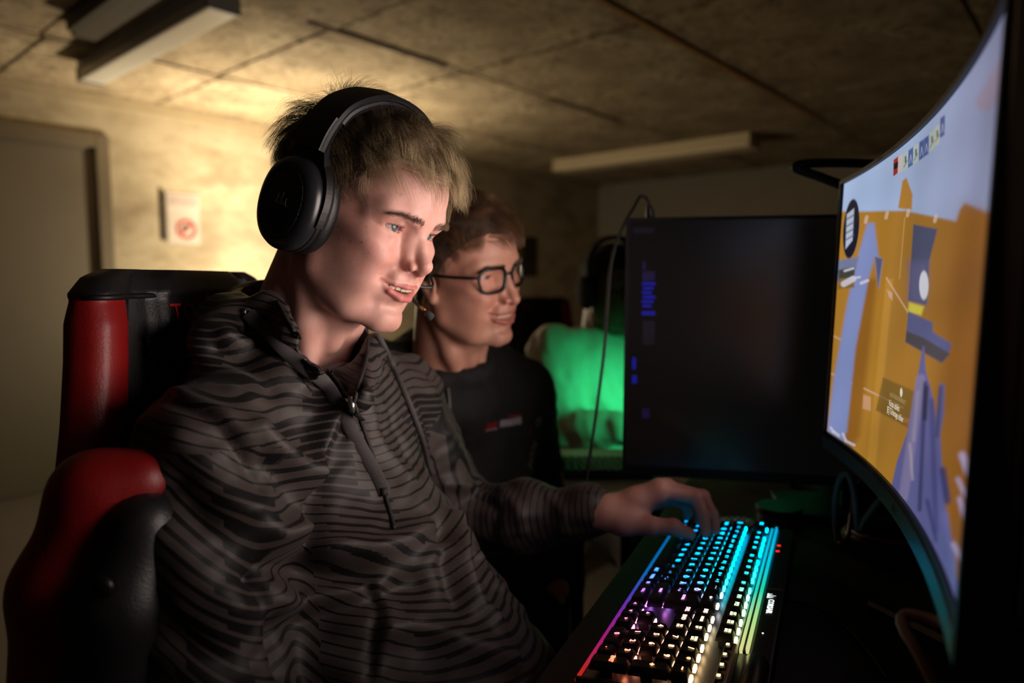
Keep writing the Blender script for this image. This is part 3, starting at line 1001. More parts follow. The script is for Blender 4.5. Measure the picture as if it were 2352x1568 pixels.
# feet down to the desk
for q in (xl + .03, xr - .03):
    MB().box((q - .008, yr + .020, -.0475), (q + .008, yr + .028, -.032)).build('tilt_foot', M_CASE, kb)
    MB().box((q - .010, yf - .002, -.0345), (q + .010, yf + .008, -.0325)).build('rubber_foot', M_CASE, kb)

# ================================================================== small things on the desk
M_CBL = mat('cable_black', srgb(12, 12, 12), .6)


def cable(name, pts_, r, label, m=None, n=90, cat='cable', group=None, sides=8):
    q = spline(pts_, n)
    c = q.mean(0)
    o = MB().tube([a - q[0] for a in q], r, sides).build(name, m or M_CBL, None, True)
    o.location = q[0]
    return tag(o, label, cat, group)


def D(px, py, dz=0.0):
    q = onz(px, py, DZK + dz)
    return q


e = empty('round_tin', D(1788, 1200), 'low round dark tin with a ribbed teal-lit rim behind the keyboard', 'tin')
q = D(1788, 1196)
TM = Matrix.Translation((q[0], q[1], DZK))
part(MB().lathe([(.001, 0), (.033, 0), (.034, .002), (.034, .014), (.031, .015), (.001, .015)], 40, TM), 'tin_body', mat('tin_metal', srgb(110, 116, 118), .35, .8), e, True, .5)
part(MB().lathe([(.001, .0155), (.035, .0155), (.0365, .017), (.0365, .024), (.034, .026), (.001, .0255)], 40, TM), 'tin_lid', mat('tin_lid', srgb(30, 32, 34), .4, .5), e, True, .5)
q = D(1690, 1192, .008)
ch = empty('bead_chain', (q[0], q[1], DZK), 'loop of small clear glass beads lying behind the keyboard', 'beads')
gl = NT('bead_glass'); nn = gl.noise(gl.coord(), 80); gl.set(Base_Color=gl.mix(nn, (.5, .7, .75, 1), (.8, .9, .95, 1)), Roughness=.1, Transmission_Weight=.7)
bmesh_b = bmesh.new(); bmesh.ops.create_icosphere(bmesh_b, subdivisions=2, radius=.0042)
bme = bpy.data.meshes.new('bead'); bmesh_b.to_mesh(bme); bmesh_b.free(); bme.materials.append(gl.m)
for p_ in bme.polygons: p_.use_smooth = True
for k in range(16):
    w_ = 2 * math.pi * k / 16
    o = link('bead', bme, ch); o.location = (.026 * math.cos(w_), .014 * math.sin(w_) + random.uniform(-.002, .002), .0043)

# loops of cable behind the curved monitor's lower edge
M_CBT = mat('cable_sleeve', srgb(90, 96, 98), .5)
cable('video_cable', [P(1925, 1250, 1.0), P(1918, 1160, .99), P(1930, 1100, .98), P(1948, 1090, .97), P(1962, 1130, .96), P(1972, 1215, .955), P(1990, 1190, .95), P(2040, 1130, .94), P(2110, 1100, .93)], .0048, 'grey sleeved cable looping up behind the lower edge of the curved monitor', M_CBT)
cable('power_cord', [P(2110, 1140, .97), P(2000, 1108, .99), P(1966, 1110, 1.0), P(1960, 1150, 1.01), P(1950, 1225, 1.0), P(1930, 1250, .99)], .0042, 'thin dark red cord hanging beside the grey cable loop', mat('cord_red', srgb(90, 26, 24), .5))
for k, (dx, dy, lb) in enumerate(((0, 0, 'brown cable coiled lowest on the desk behind the curved monitor'), (10, -14, 'brown cable coiled in the middle of the bundle behind the curved monitor'), (26, -34, 'brown cable coiled on top of the bundle behind the curved monitor'))):
    c0 = onz(2040 + dx, 1235 + dy * .4, DZK + .006 + .011 * k)
    pl = []
    for w_ in np.linspace(0, 2 * math.pi * 2.2, 22):
        rr_ = .055 + .010 * math.sin(w_ * .7 + k) + .003 * k
        pl.append(c0 + np.array([rr_ * math.cos(w_ + k), rr_ * .8 * math.sin(w_ + k), .0005 * w_ / 2]))
    cable('coiled_cable', pl, .0034, lb, mat('cable_brown', srgb(96, 70, 58), .5), 120, group='cables coiled behind the curved monitor')
cable('mouse_cable', [D(1755, 1372, .004), D(1850, 1385, .004), D(1920, 1420, .004), D(1990, 1490, .004), D(2040, 1560, .004)], .0022, 'thin black cable running over the desk in front of the curved monitor')
q = [P(2290, 1500, .40), P(2230, 1455, .44), P(2160, 1428, .48), P(2090, 1412, .50), P(2072, 1420, .50), P(2080, 1450, .49), P(2110, 1500, .475), P(2150, 1580, .46)]
cable('bent_cable', q, .0042, 'brown cable bent sharply below the corner of the curved monitor', mat('cable_tan', srgb(120, 88, 74), .5))
# cable standing up behind the curved monitor's far top corner
q = [P(1940, 428, .98), P(1880, 405, 1.0), P(1836, 390, 1.01), P(1828, 382, 1.01), P(1850, 376, 1.01), P(1920, 374, 1.02), P(2005, 376, 1.03)]
cable('monitor_cable', q, .0068, 'thick black cable loop sticking out behind the curved monitor')
# cable hanging over the dark monitor's corner
e = empty('webcam_cable', P(1489, 494, 1.14), 'thin black cable with a small plug looped over the dark monitor and hanging down', 'cable')
q = spline([P(1490, 468, 1.125), P(1484, 455, 1.122), P(1470, 452, 1.12), P(1455, 478, 1.115), P(1436, 510, 1.105), P(1415, 560, 1.10), P(1402, 620, 1.10), P(1396, 700, 1.10), P(1388, 800, 1.10), P(1376, 900, 1.10), P(1362, 1000, 1.10), P(1350, 1080, 1.10), P(1340, 1150, 1.095)], 110)
part(MB().tube(q, .0026, 8), 'wire', M_CBL, e, True)
part(MB().tube([P(1493, 499, 1.135), P(1493, 490, 1.13), P(1490, 470, 1.126)], [.0075, .0075, .004], 12), 'plug', M_BLK, e, True, .7)

# ================================================================== organic shapes: distance fields turned into one mesh
class Field:
    def __init__(s, ax, ay, az, mirror=False):
        s.ax = [np.asarray(q, np.float32) for q in (ax, ay, az)]
        s.shape = tuple(len(q) for q in s.ax)
        s.F = np.full(s.shape, 1e3, np.float32)
        s.mirror = mirror

    def _win(s, lo, hi):
        sl = []
        for i in range(3):
            a, b = lo[i], hi[i]
            if i == 0 and s.mirror:
                b = max(abs(a), abs(b)); a = -b
            i0 = max(0, np.searchsorted(s.ax[i], a) - 1); i1 = min(s.shape[i], np.searchsorted(s.ax[i], b) + 1)
            if i1 <= i0: return None
            sl.append(slice(i0, i1))
        return tuple(sl)

    def _grid(s, w):
        x = s.ax[0][w[0]][:, None, None]
        if s.mirror: x = np.abs(x)
        return x, s.ax[1][w[1]][None, :, None], s.ax[2][w[2]][None, None, :]

    def op(s, fn, lo, hi, k, mode):
        w = s._win(lo, hi)
        if w is None: return s
        d = fn(*s._grid(w)).astype(np.float32)
        a = s.F[w]
        if mode == 'add':
            h = np.clip(.5 + .5 * (a - d) / k, 0, 1)
            s.F[w] = a * (1 - h) + d * h - k * h * (1 - h)
        else:
            d = -d
            h = np.clip(.5 - .5 * (a - d) / k, 0, 1)
            s.F[w] = a * (1 - h) + d * h + k * h * (1 - h)
        return s

    def ell(s, c, r, k=8.0, R=None, mode='add', m=None):
        c = np.asarray(c, float); r = np.asarray(r, float)
        mg = (max(r) if R is not None else r) + (2.2 * k if m is None else m)
        def fn(x, y, z):
            px, py, pz = x - c[0], y - c[1], z - c[2]
            if R is not None:
                px, py, pz = (R[0, 0] * px + R[1, 0] * py + R[2, 0] * pz, R[0, 1] * px + R[1, 1] * py + R[2, 1] * pz, R[0, 2] * px + R[1, 2] * py + R[2, 2] * pz)
            k0 = np.sqrt((px / r[0]) ** 2 + (py / r[1]) ** 2 + (pz / r[2]) ** 2)
            k1 = np.sqrt((px / r[0] ** 2) ** 2 + (py / r[1] ** 2) ** 2 + (pz / r[2] ** 2) ** 2) + 1e-9
            return k0 * (k0 - 1) / k1
        return s.op(fn, c - mg, c + mg, k, mode)

    def cone(s, a, b, ra, rb, k=6.0, mode='add', flat=None):
        a = np.asarray(a, float); b = np.asarray(b, float)
        mg = max(ra, rb) + 2.2 * k
        d = b - a; L = d @ d + 1e-12
        def fn(x, y, z):
            h = np.clip(((x - a[0]) * d[0] + (y - a[1]) * d[1] + (z - a[2]) * d[2]) / L, 0, 1)
            q = [x - a[0] - h * d[0], y - a[1] - h * d[1], z - a[2] - h * d[2]]
            rr = ra + (rb - ra) * h
            if flat is not None:      # flat = (axis unit vector, factor): squash along that axis
                ax_, fc = flat
                dt = q[0] * ax_[0] + q[1] * ax_[1] + q[2] * ax_[2]
                for i in range(3): q[i] = q[i] + dt * ax_[i] * (1 / fc - 1)
            return np.sqrt(q[0] ** 2 + q[1] ** 2 + q[2] ** 2) - rr
        return s.op(fn, np.minimum(a, b) - mg, np.maximum(a, b) + mg, k, mode)

    def chain(s, pts, rad, k=6.0, mode='add', flat=None):
        for i in range(len(pts) - 1):
            s.cone(pts[i], pts[i + 1], rad[i], rad[i + 1], k, mode, flat)
        return s

    def mesh(s):
        F = s.F
        inside = F < 0
        nx, ny, nz = s.shape
        c = np.zeros((nx - 1, ny - 1, nz - 1), np.uint8)
        for i in (0, 1):
            for j in (0, 1):
                for k in (0, 1):
                    c += inside[i:nx - 1 + i, j:ny - 1 + j, k:nz - 1 + k]
        act = (c > 0) & (c < 8)
        I, J, K = np.nonzero(act)
        vid = np.full(act.shape, -1, np.int32); vid[I, J, K] = np.arange(len(I))
        acc = np.zeros((len(I), 3)); cnt = np.zeros(len(I))
        ax = s.ax
        for axis in range(3):
            for a_ in (0, 1):
                for b_ in (0, 1):
                    o0 = [0, 0, 0]; oth = [q for q in range(3) if q != axis]
                    o0[oth[0]] = a_; o0[oth[1]] = b_
                    o1 = list(o0); o1[axis] = 1
                    f0 = F[I + o0[0], J + o0[1], K + o0[2]]; f1 = F[I + o1[0], J + o1[1], K + o1[2]]
                    cr = (f0 < 0) != (f1 < 0)
                    t_ = np.where(cr, f0 / (f0 - f1 + 1e-20), 0)
                    p0 = np.stack([ax[0][I + o0[0]], ax[1][J + o0[1]], ax[2][K + o0[2]]], 1)
                    p1 = np.stack([ax[0][I + o1[0]], ax[1][J + o1[1]], ax[2][K + o1[2]]], 1)
                    acc += np.where(cr[:, None], p0 + (p1 - p0) * t_[:, None], 0); cnt += cr
        v = acc / cnt[:, None]
        quads = []
        for axis in range(3):
            sl0 = [slice(None)] * 3; sl1 = [slice(None)] * 3
            sl0[axis] = slice(0, -1); sl1[axis] = slice(1, None)
            a_ = inside[tuple(sl0)]; b_ = inside[tuple(sl1)]
            o = [q for q in range(3) if q != axis]
            x = a_ != b_
            inner = [slice(None)] * 3
            ii = np.nonzero(x)
            ii = [q for q in ii]
            ok = np.ones(len(ii[0]), bool)
            for q in o: ok &= (ii[q] > 0) & (ii[q] < s.shape[q] - 1)
            ii = [q[ok] for q in ii]
            flip = a_[tuple(ii)]
            def cell(d0, d1):
                q = [None] * 3
                q[axis] = ii[axis]; q[o[0]] = ii[o[0]] - d0; q[o[1]] = ii[o[1]] - d1
                return vid[q[0], q[1], q[2]]
            Q = np.stack([cell(1, 1), cell(0, 1), cell(0, 0), cell(1, 0)], 1)
            if axis == 1: flip = ~flip
            Q = np.where(flip[:, None], Q, Q[:, ::-1])
            quads.append(Q)
        q = np.concatenate(quads)
        q = q[(q >= 0).all(1)]
        return v, q

    def sample(s, p):
        """trilinear value at points (n,3)"""
        idx = []; fr = []
        for i in range(3):
            a = s.ax[i]
            j = np.clip(np.searchsorted(a, p[:, i]) - 1, 0, len(a) - 2)
            idx.append(j); fr.append(np.clip((p[:, i] - a[j]) / (a[j + 1] - a[j]), 0, 1))
        out = 0
        for i in (0, 1):
            for j in (0, 1):
                for k in (0, 1):
                    w = (fr[0] if i else 1 - fr[0]) * (fr[1] if j else 1 - fr[1]) * (fr[2] if k else 1 - fr[2])
                    out = out + w * s.F[idx[0] + i, idx[1] + j, idx[2] + k]
        return out


def axis(*seg):
    out = []
    for a, b, st in seg:
        out.append(np.arange(a, b - st * .3, st))
    out.append([seg[-1][1]])
    return np.concatenate(out)


def relax(v, q, it=1, f=.5, keep=None):
    """light Laplacian smoothing of a quad mesh"""
    e = np.concatenate([q[:, [0, 1]], q[:, [1, 2]], q[:, [2, 3]], q[:, [3, 0]]])
    n = len(v)
    for _ in range(it):
        s_ = np.zeros_like(v); c = np.zeros(n)
        for a, b in ((0, 1), (1, 0)):
            for j in range(3): s_[:, j] += np.bincount(e[:, a], v[e[:, b], j], n)
            c += np.bincount(e[:, a], minlength=n)
        w = s_ / np.maximum(c, 1)[:, None]
        ff = f if keep is None else (f * (1 - keep))[:, None]
        v = v + (w - v) * ff
    return v


def vnormals(v, q):
    fn = np.cross(v[q[:, 2]] - v[q[:, 0]], v[q[:, 3]] - v[q[:, 1]])
    n = np.zeros_like(v)
    for i in range(4):
        for j in range(3): n[:, j] += np.bincount(q[:, i], fn[:, j], len(v))
    return n / (np.linalg.norm(n, axis=1, keepdims=True) + 1e-12)


def G(p, c, r):
    """gaussian blob of radius r at c"""
    return np.exp(-(((p - np.asarray(c, float)) / np.asarray(r, float)) ** 2).sum(1))


def lip_curves(kind, mo=1.0):
    cx, cy, cz, op, dl = {'boy': (31, 76, -57.5, 4.8, 5.0), 'man': (36, 72, -57, 5.6, 2.0), 'far': (24, 86, -67, .8, 1.0)}[kind]
    op *= mo
    up = [(cx, cy, cz), (cx * .62, 91.5, -63.6 + dl), (6, 98.5, -63.4 + dl), (0, 98.8, -64.0 + dl)]
    lo = [(cx, cy - .5, cz - 1), (cx * .66, 88.0, -66.8 - op * 1.2 + dl), (8, 95, -69.0 - op * 1.75 + dl), (0, 96.2, -69.5 - op * 1.75 + dl)]
    return cx, cy, cz, op, up, lo, dl


# ------------------------------------------------------------------ heads (local millimetres: x to the person's right, y forward, z up; 0 = between the ears at eye level)
def head_field(kind, fine=1.25, coarse=3.0, mo=1.0):
    """kind: 'boy', 'man', 'far'"""
    Fd = Field(axis((-94, -50, coarse), (-50, 60, fine * 1.15), (60, 94, coarse)) if kind == 'boy' else axis((-94, -50, coarse), (-50, 50, fine * 1.15), (50, 94, coarse)),
               axis((-128, 40, coarse), (40, 130, fine)),
               axis((-235, -126, coarse * 1.4), (-126, 34, fine), (34, 131, coarse)), mirror=True)
    smile = {'boy': .55, 'man': 1.0, 'far': 0.0}[kind]
    jw = {'boy': 0, 'man': 2, 'far': 0}[kind]
    # skull and forehead
    Fd.ell((0, -16 if kind == 'boy' else -8, 38), (76, 108 if kind == 'boy' else 99, 84 if kind == 'boy' else 81), 10)
    Fd.ell((0, 28, 34), (60, 64, 56), 22)
    Fd.ell((0, 20, -12), (63, 60, 62), 22)
    # lower face
    Fd.ell((0, 38, -46), (47, 47, 58), 20)
    Fd.ell((0, 64, -66), (31, 30, 34), 16)
    # cheekbones and cheeks
    Fd.ell((45, 54, -19), (20, 26, 15), 16)
    Fd.ell((36, 60, -42), (20, 22, 24), 16)
    if smile > .3:
        Fd.ell((34, 72, -34), (14, 12, 11), 12)
    # jaw
    Fd.chain([(57 + jw, -2, -40), (54 + jw, 8, -70), (34 + jw, 50, -97), (12, 76, -107)], [13, 15, 14, 12], 16)
    Fd.ell((0, 80, -105), (17, 14, 13), 12)
    Fd.ell((0, 55, -100), (26, 34, 14), 14)
    # brow
    Fd.chain([(4, 82, 16), (22, 81.5, 19), (42, 70, 18), (52, 56, 12)], [9, 10, 9, 6], 14)
    Fd.ell((0, 81, 15), (14, 11, 13), 10)
    # temples slightly hollow
    Fd.ell((82, 52, 20), (12, 26, 24), 18, mode='sub')
    # chewing muscle and filled cheek
    Fd.ell((49, 22, -46), (17, 30, 38), 18)
    Fd.ell((40, 48, -66), (18, 28, 24), 18)
    Fd.ell((30, 20, -92), (26, 40, 22), 20)
    # eye sockets
    Fd.ell((31, 88, -1), (16, 15, 10), 9, mode='sub')
    Fd.ell((19, 92, -4), (6, 11, 9), 8, mode='sub')
    # eyelids over the eyeball
    Fd.ell((32, 66.2, 0), (14.6, 14.2, 13.2), 3.0)
    Fd.chain([(20, 74, 7), (32, 79.5, 8.5), (45, 69, 5)], [3.2, 3.4, 3.2], 6)            # fold of the upper lid
    Fd.chain([(20, 75, -9), (32, 76.5, -12), (44, 67.5, -9)], [2.6, 3.0, 2.6], 7)           # bag below
    # nose
    dn = {'boy': 7.0, 'man': 2.0, 'far': 2.0}[kind]
    nt = {'boy': (0, 109, -36 + dn), 'man': (0, 108, -39 + dn), 'far': (0, 108, -38 + dn)}[kind]
    Fd.chain([(0, 84, 12), (0, 87, 4), (0, 95.5, -15 + dn * .5), nt], [7, 6.2, 6.2, 9.0], 8)
    Fd.chain([(5, 80, 4), (8, 84, -14 + dn * .5), (10, 90, -33 + dn)], [5, 6.2, 6.6], 9)
    Fd.ell((0, 103, -42.5 + dn), (5.6, 8, 5.5), 6)
    Fd.ell((12.5, 96.5, -41.5 + dn), (6.2, 9.5, 6.8), 4.5)
    Fd.cone((0, 105, -45 + dn), (0, 96, -50 + dn), 4.4, 5.5, 5)
    Fd.ell((7.0, 102, -48.2 + dn), (3.0, 6.0, 3.2), 2.2, mode='sub')
    Fd.chain([(19.5, 98, -36 + dn), (20.5, 96, -43 + dn), (18, 95, -50 + dn)], [1.2, 1.5, 1.0], 4, mode='sub')   # crease round the wing
    # smile line
    if smile > .3:
        Fd.chain([(21, 96, -46 + dn), (30, 88, -54 + dn * .7), (34, 81, -60 + dn * .7)], [.8, .8, .2], 14, mode='sub')
    # lips: corner, middle, centre
    cx, cy, cz, op, up, lo, dl = lip_curves(kind, mo)
    Fd.chain([(0, 91.0, -56 + dl), (14, 87, -57 + dl)], [8, 7], 9)
    # opening first, then the lips rolled round it
    Fd.op(lambda x, y, z: np.maximum(np.maximum((z - (cz - .5 + (-.5 - (cz - dl + 65)) * np.clip(1 - (x / cx) ** 2, 0, 1))), -(z - (cz - 1.5 - op * 2.0 * np.clip(1 - (x / (cx - 1)) ** 2, 0, 1)))), np.maximum(x - cx + 1.0, 72 - y)) + 0 * y,
          (-cx, 70, cz - 20), (cx, 125, cz + 4), 1.6, 'sub')
    Fd.chain(up, [1.3, 2.2, 2.7, 2.6], 2.5)
    Fd.chain(lo, [1.4, 3.3, 4.6, 4.6], 2.5)
    Fd.ell((0, 103, -56 + dl), (2.0, 4, 4.5), 4, mode='sub')                                    # philtrum
    Fd.chain([(0, 97, -87 - op + dl), (16, 90, -86 - op + dl)], [3.2, 2.5], 8, mode='sub')       # fold over the chin
    # eyelid opening
    e0 = {'boy': (3.2, -3.3), 'man': (3.0, -3.0), 'far': (3.6, -3.2)}[kind]
    def lidgap(x, y, z):
        e = (x - 32) / 14.2
        w = np.clip(1 - e * e, 0, None)
        zu = e0[0] * w ** .7 + .9 * e + .3; zl = e0[1] * w ** .85 + .9 * e + .3
        return np.maximum(np.maximum(z - zu, zl - z), np.maximum(np.abs(x - 32) - 14.2, 65 - y)) + 0 * y
    Fd.op(lidgap, (14, 61, -8), (50, 96, 8), .9, 'sub')
    # neck
    Fd.cone((0, -30, -40), (0, -52, -240), 55, 61, 18)
    Fd.ell((0, 8, -118), (34, 30, 30), 22)
    Fd.chain([(56, -22, -50), (40, 4, -140), (16, 18, -225)], [13, 12, 11], 14)
    Fd.ell((0, 16, -158), (11, 12, 16), 12)
    if kind != 'boy':
        # ears
        Fd.ell((77, -8, -14), (6, 16, 29), 4, R=np.array(Matrix.Rotation(.22, 3, 'X')))
        Fd.ell((82, -4, -12), (4.5, 9, 18), 4, mode='sub', R=np.array(Matrix.Rotation(.22, 3, 'X')))
        Fd.ell((76, -2, -38), (5, 8, 9), 4)
    return Fd


def head_mesh(kind, **kw):
    Fd = head_field(kind, **kw)
    v, q = Fd.mesh()
    v = relax(v, q, 2, .5)
    return Fd, v, q


def skin_attr(kind, v, n):
    """pigment: r = lips, g = flush, b = stubble/brow tint"""
    ax_ = v.copy(); ax_[:, 0] = np.abs(ax_[:, 0])
    cx, cy, cz, op, up, lo, dl_ = lip_curves(kind)
    def seg(p, a, b):
        a = np.array(a); b = np.array(b); d = b - a
        h = np.clip(((p - a) @ d) / (d @ d), 0, 1)
        return np.linalg.norm(p - a - h[:, None] * d, axis=1)
    dl = np.full(len(v), 1e3)
    for c, r in ((up, [1.2, 2.4, 3.0, 3.0]), (lo, [1.4, 3.8, 5.2, 5.2])):
        for i in range(3): dl = np.minimum(dl, seg(ax_, c[i], c[i + 1]) - (r[i] + r[i + 1]) / 2)
    lip = 1 - sstep(-.5, 1.2, dl)
    fl = .8 * G(ax_, (40, 66, -34), (24, 30, 22)) + .9 * G(ax_, (0, 112, -40), (16, 16, 14)) + .5 * G(ax_, (60, 40, 5), (16, 22, 30)) + .5 * G(ax_, (30, 84, 0), (17, 12, 9)) + .4 * G(ax_, (0, 84, -106), (26, 20, 14)) + .6 * G(ax_, (14, 98, -42), (9, 9, 8))
    st = (G(ax_, (0, 95, -58), (26, 14, 9)) + G(ax_, (0, 80, -104), (44, 40, 20)) + G(ax_, (50, 20, -75), (22, 34, 34)))
    return np.stack([lip, np.clip(fl, 0, 1), np.clip(st, 0, 1)], 1)


def skin_mat(name, base, lip, flush, stub=.0, acne=0.0):
    t = NT(name)
    a = t.n('ShaderNodeAttribute', attribute_name='pigment')
    sp = t.n('ShaderNodeSeparateColor'); t.l(a.outputs[0], sp.inputs[0])
    co = t.coord()
    n1 = t.noise(co, 55, 4); n2 = t.noise(co, 420, 3)
    c = t.mix(t.ramp(n1, [(.35, 0.0), (.7, 1.0)]), base, tuple(q * f for q, f in zip(base[:3], (.93, .84, .80))) + (1,))
    c = t.mix(t.math('MULTIPLY', sp.outputs[1], .55), c, flush)
    if stub: c = t.mix(t.math('MULTIPLY', sp.outputs[2], stub), c, tuple(q * .55 for q in base[:3]) + (1,))
    if acne:
        vo = t.n('ShaderNodeTexVoronoi'); vo.inputs['Scale'].default_value = 150; t.l(co, vo.inputs['Vector'])
        vo.inputs['Randomness'].default_value = 1.0
        sc = t.n('ShaderNodeSeparateColor'); t.l(vo.outputs['Color'], sc.inputs[0])
        dot = t.math('MULTIPLY', t.ramp(vo.outputs['Distance'], [(.05, 1.0), (.34, 0.0)]), t.ramp(sc.outputs[0], [(.50, 0.0), (.85, 1.0)]))
        zone = t.n('ShaderNodeAttribute', attribute_name='blemish')
        dot = t.math('MULTIPLY', t.math('MULTIPLY', dot, zone.outputs['Fac']), acne)
        c = t.mix(t.math('MULTIPLY', dot, .75), c, srgb(132, 60, 54))
    c = t.mix(sp.outputs[0], c, lip)
    h = t.math('ADD', t.math('MULTIPLY', n2, .5), n1)
    t.bump(h, .22, .0012)
    t.set(Base_Color=c, Roughness=t.ramp(n2, [(.3, .42), (.7, .58)]), Specular_IOR_Level=.45, Subsurface_Weight=.18, Subsurface_Radius=(.012, .004, .002), Subsurface_Scale=.6)
    return t.m


def pose(pos, yaw, tilt, roll, scale):
    R = rot3(math.radians(yaw), math.radians(tilt), math.radians(roll))
    def T(p): return (np.asarray(p, float) * scale / 1000) @ R.T + np.asarray(pos)
    T.R = R; T.s = scale / 1000; T.o = np.asarray(pos)
    return T


def set_attr(me, name, arr):
    if arr.ndim == 1:
        at = me.attributes.new(name, 'FLOAT', 'POINT'); at.data.foreach_set('value', arr.astype(np.float32))
    else:
        at = me.color_attributes.new(name, 'FLOAT_COLOR', 'POINT')
        at.data.foreach_set('color', np.concatenate([arr, np.ones((len(arr), 1))], 1).astype(np.float32).ravel())


M_EYE = None


def eye_material(iris, name):
    t = NT(name)
    a = t.coord('Object')
    sp = t.n('ShaderNodeSeparateXYZ'); t.l(a, sp.inputs[0])
    r = t.math('SQRT', t.math('ADD', t.math('POWER', sp.outputs[0], 2.0), t.math('POWER', sp.outputs[2], 2.0)))
    r = t.math('DIVIDE', r, .012)
    n = t.noise(a, 700, 3)
    ir = t.mix(n, tuple(q * .55 for q in iris[:3]) + (1,), tuple(min(1, q * 1.35) for q in iris[:3]) + (1,))
    sc = srgb(178, 162, 156)
    c = t.ramp(r, [(.0, (.005, .005, .006, 1)), (.165, (.005, .005, .006, 1)), (.185, (0, 0, 0, 1)), (1, (0, 0, 0, 1))])
    m1 = t.ramp(r, [(.165, 0.0), (.19, 1.0)]); m2 = t.ramp(r, [(.44, 0.0), (.50, 1.0)]); m3 = t.ramp(r, [(.38, 0.0), (.47, 1.0), (.50, 1.0), (.54, 0.0)])
    col = t.mix(m1, (.004, .004, .005, 1), ir)
    col = t.mix(t.math('MULTIPLY', m3, .6), col, srgb(40, 48, 56))
    col = t.mix(m2, col, sc)
    # only the front half carries the iris
    fr = t.ramp(t.math('DIVIDE', sp.outputs[1], .012), [(.2, 0.0), (.3, 1.0)])
    col = t.mix(fr, sc, col)
    t.set(Base_Color=col, Roughness=.12, Specular_IOR_Level=.30, Coat_Weight=.12, Coat_Roughness=.05)
    return t.m


def eyeballs(T, parent, gaze, iris, name='eye'):
    """two eyes turned to the point gaze"""
    out = []
    for sx in (1, -1):
        bm = bmesh.new(); bmesh.ops.create_uvsphere(bm, u_segments=32, v_segments=24, radius=.0121 * T.s * 1000)
        me = bpy.data.meshes.new('eye'); bm.to_mesh(me); bm.free()
        for p_ in me.polygons: p_.use_smooth = True
        # cornea bulge along +y
        co = np.array([q.co[:] for q in me.vertices]); rr = np.hypot(co[:, 0], co[:, 2]); fr = (co[:, 1] > 0) & (rr < .0065)
        co[fr, 1] += .0011 * (1 - (rr[fr] / .0065) ** 2)
        me.vertices.foreach_set('co', co.astype(np.float32).ravel())
        o = link('eye', me, None, iris)
        c = T((sx * 32, 67.0, 0))
        d = Vector(unit(np.asarray(gaze) - c))
        M = d.to_track_quat('Y', 'Z').to_matrix().to_4x4(); M.translation = Vector(c)
        o.parent = parent
        o.matrix_parent_inverse = parent.matrix_basis.inverted()
        o.matrix_basis = M
        out.append(o)
    return out


def strands(name, roots, dirs, lens, T, parent, m, seg=7, r0=.11, r1=.03, curl=None, push=None, rough=6.0, clump=None, seed=1, grav=None, shade=None):
    """hair as thin three-sided tubes, local millimetres; dirs (n,seg,3) direction per step"""
    rg = np.random.default_rng(seed)
    n = len(roots)
    pts = np.zeros((n, seg + 1, 3)); pts[:, 0] = roots
    for i in range(seg):
        d = dirs[:, i] if dirs.ndim == 3 else dirs
        p = pts[:, i] + d * (lens / seg)[:, None]
        if push is not None: p = push(p, i / seg)
        pts[:, i + 1] = p
    if clump is not None:
        # pull strands towards the lock they belong to
        g, k = clump
        w = np.linspace(0, 1, seg + 1)[None, :, None] ** 1.2 * k
        pts = pts * (1 - w) + (pts[g] + (pts[:, :1] - pts[g][:, :1])*.25) * w
    W = T(pts.reshape(-1, 3)).reshape(n, seg + 1, 3)
    tg = np.gradient(W, axis=1); tg /= np.linalg.norm(tg, axis=2, keepdims=True) + 1e-12
    a = np.cross(tg, np.array([.3, .2, .93])); a /= np.linalg.norm(a, axis=2, keepdims=True) + 1e-12
    b = np.cross(tg, a)
    rad = (np.linspace(r0, r1, seg + 1) * T.s)[None, :, None]
    V = []
    for k in range(3):
        w = 2 * math.pi * k / 3
        V.append(W + (a * math.cos(w) + b * math.sin(w)) * rad)
    V = np.stack(V, 2)                                   # n, seg+1, 3, 3
    base = (np.arange(n) * (seg + 1) * 3)[:, None, None]
    i = np.arange(seg)[None, :, None] * 3; k = np.arange(3)[None, None, :]; k2 = (k + 1) % 3
    Q = np.stack([base + i + k, base + i + k2, base + i + 3 + k2, base + i + 3 + k], -1).reshape(-1, 4)
    me = fast_mesh(name, V.reshape(-1, 3), Q)
    tt_ = np.broadcast_to(np.linspace(0, 1, seg + 1)[None, :, None], (n, seg + 1, 3)).ravel()
    rn = np.repeat(rg.random(n), (seg + 1) * 3)
    sh = np.repeat(shade, (seg + 1) * 3) if shade is not None else rn * 0
    set_attr(me, 'tone', np.stack([tt_, rn, sh], 1))
    return attach(link(name, me, None, m), parent)


def hair_mat(name, dark, mid, tip):
    t = NT(name)
    a = t.n('ShaderNodeAttribute', attribute_name='tone'); sp = t.n('ShaderNodeSeparateColor'); t.l(a.outputs[0], sp.inputs[0])
    f = t.math('ADD', t.math('MULTIPLY', sp.outputs[0], .45), t.math('ADD', t.math('MULTIPLY', sp.outputs[1], .35), t.math('MULTIPLY', sp.outputs[2], .35)))
    c = t.ramp(f, [(.12, dark), (.50, mid), (.95, tip)])
    t.set(Base_Color=c, Roughness=.42, Specular_IOR_Level=.55)
    return t.m

# ================================================================== the young player
boy = empty('person', (-.28, .78, .47), 'young player in a dark striped hoodie with one hand on the lit keyboard', 'person')
BT = pose((-.1689, .7856, 1.2451), -120.2, -20.0, -5.6, .96)
BF, bv, bq = head_mesh('boy')
bn = vnormals(bv, bq)
pig = skin_attr('boy', bv, bn)
axb = bv.copy(); axb[:, 0] = np.abs(axb[:, 0])
blem = np.clip(G(axb, (58, 46, -20), (26, 32, 38)) * 1.3 + G(axb, (50, 60, 22), (20, 20, 14)) + .35 * G(axb, (30, 80, 45), (40, 30, 30)), 0, 1)


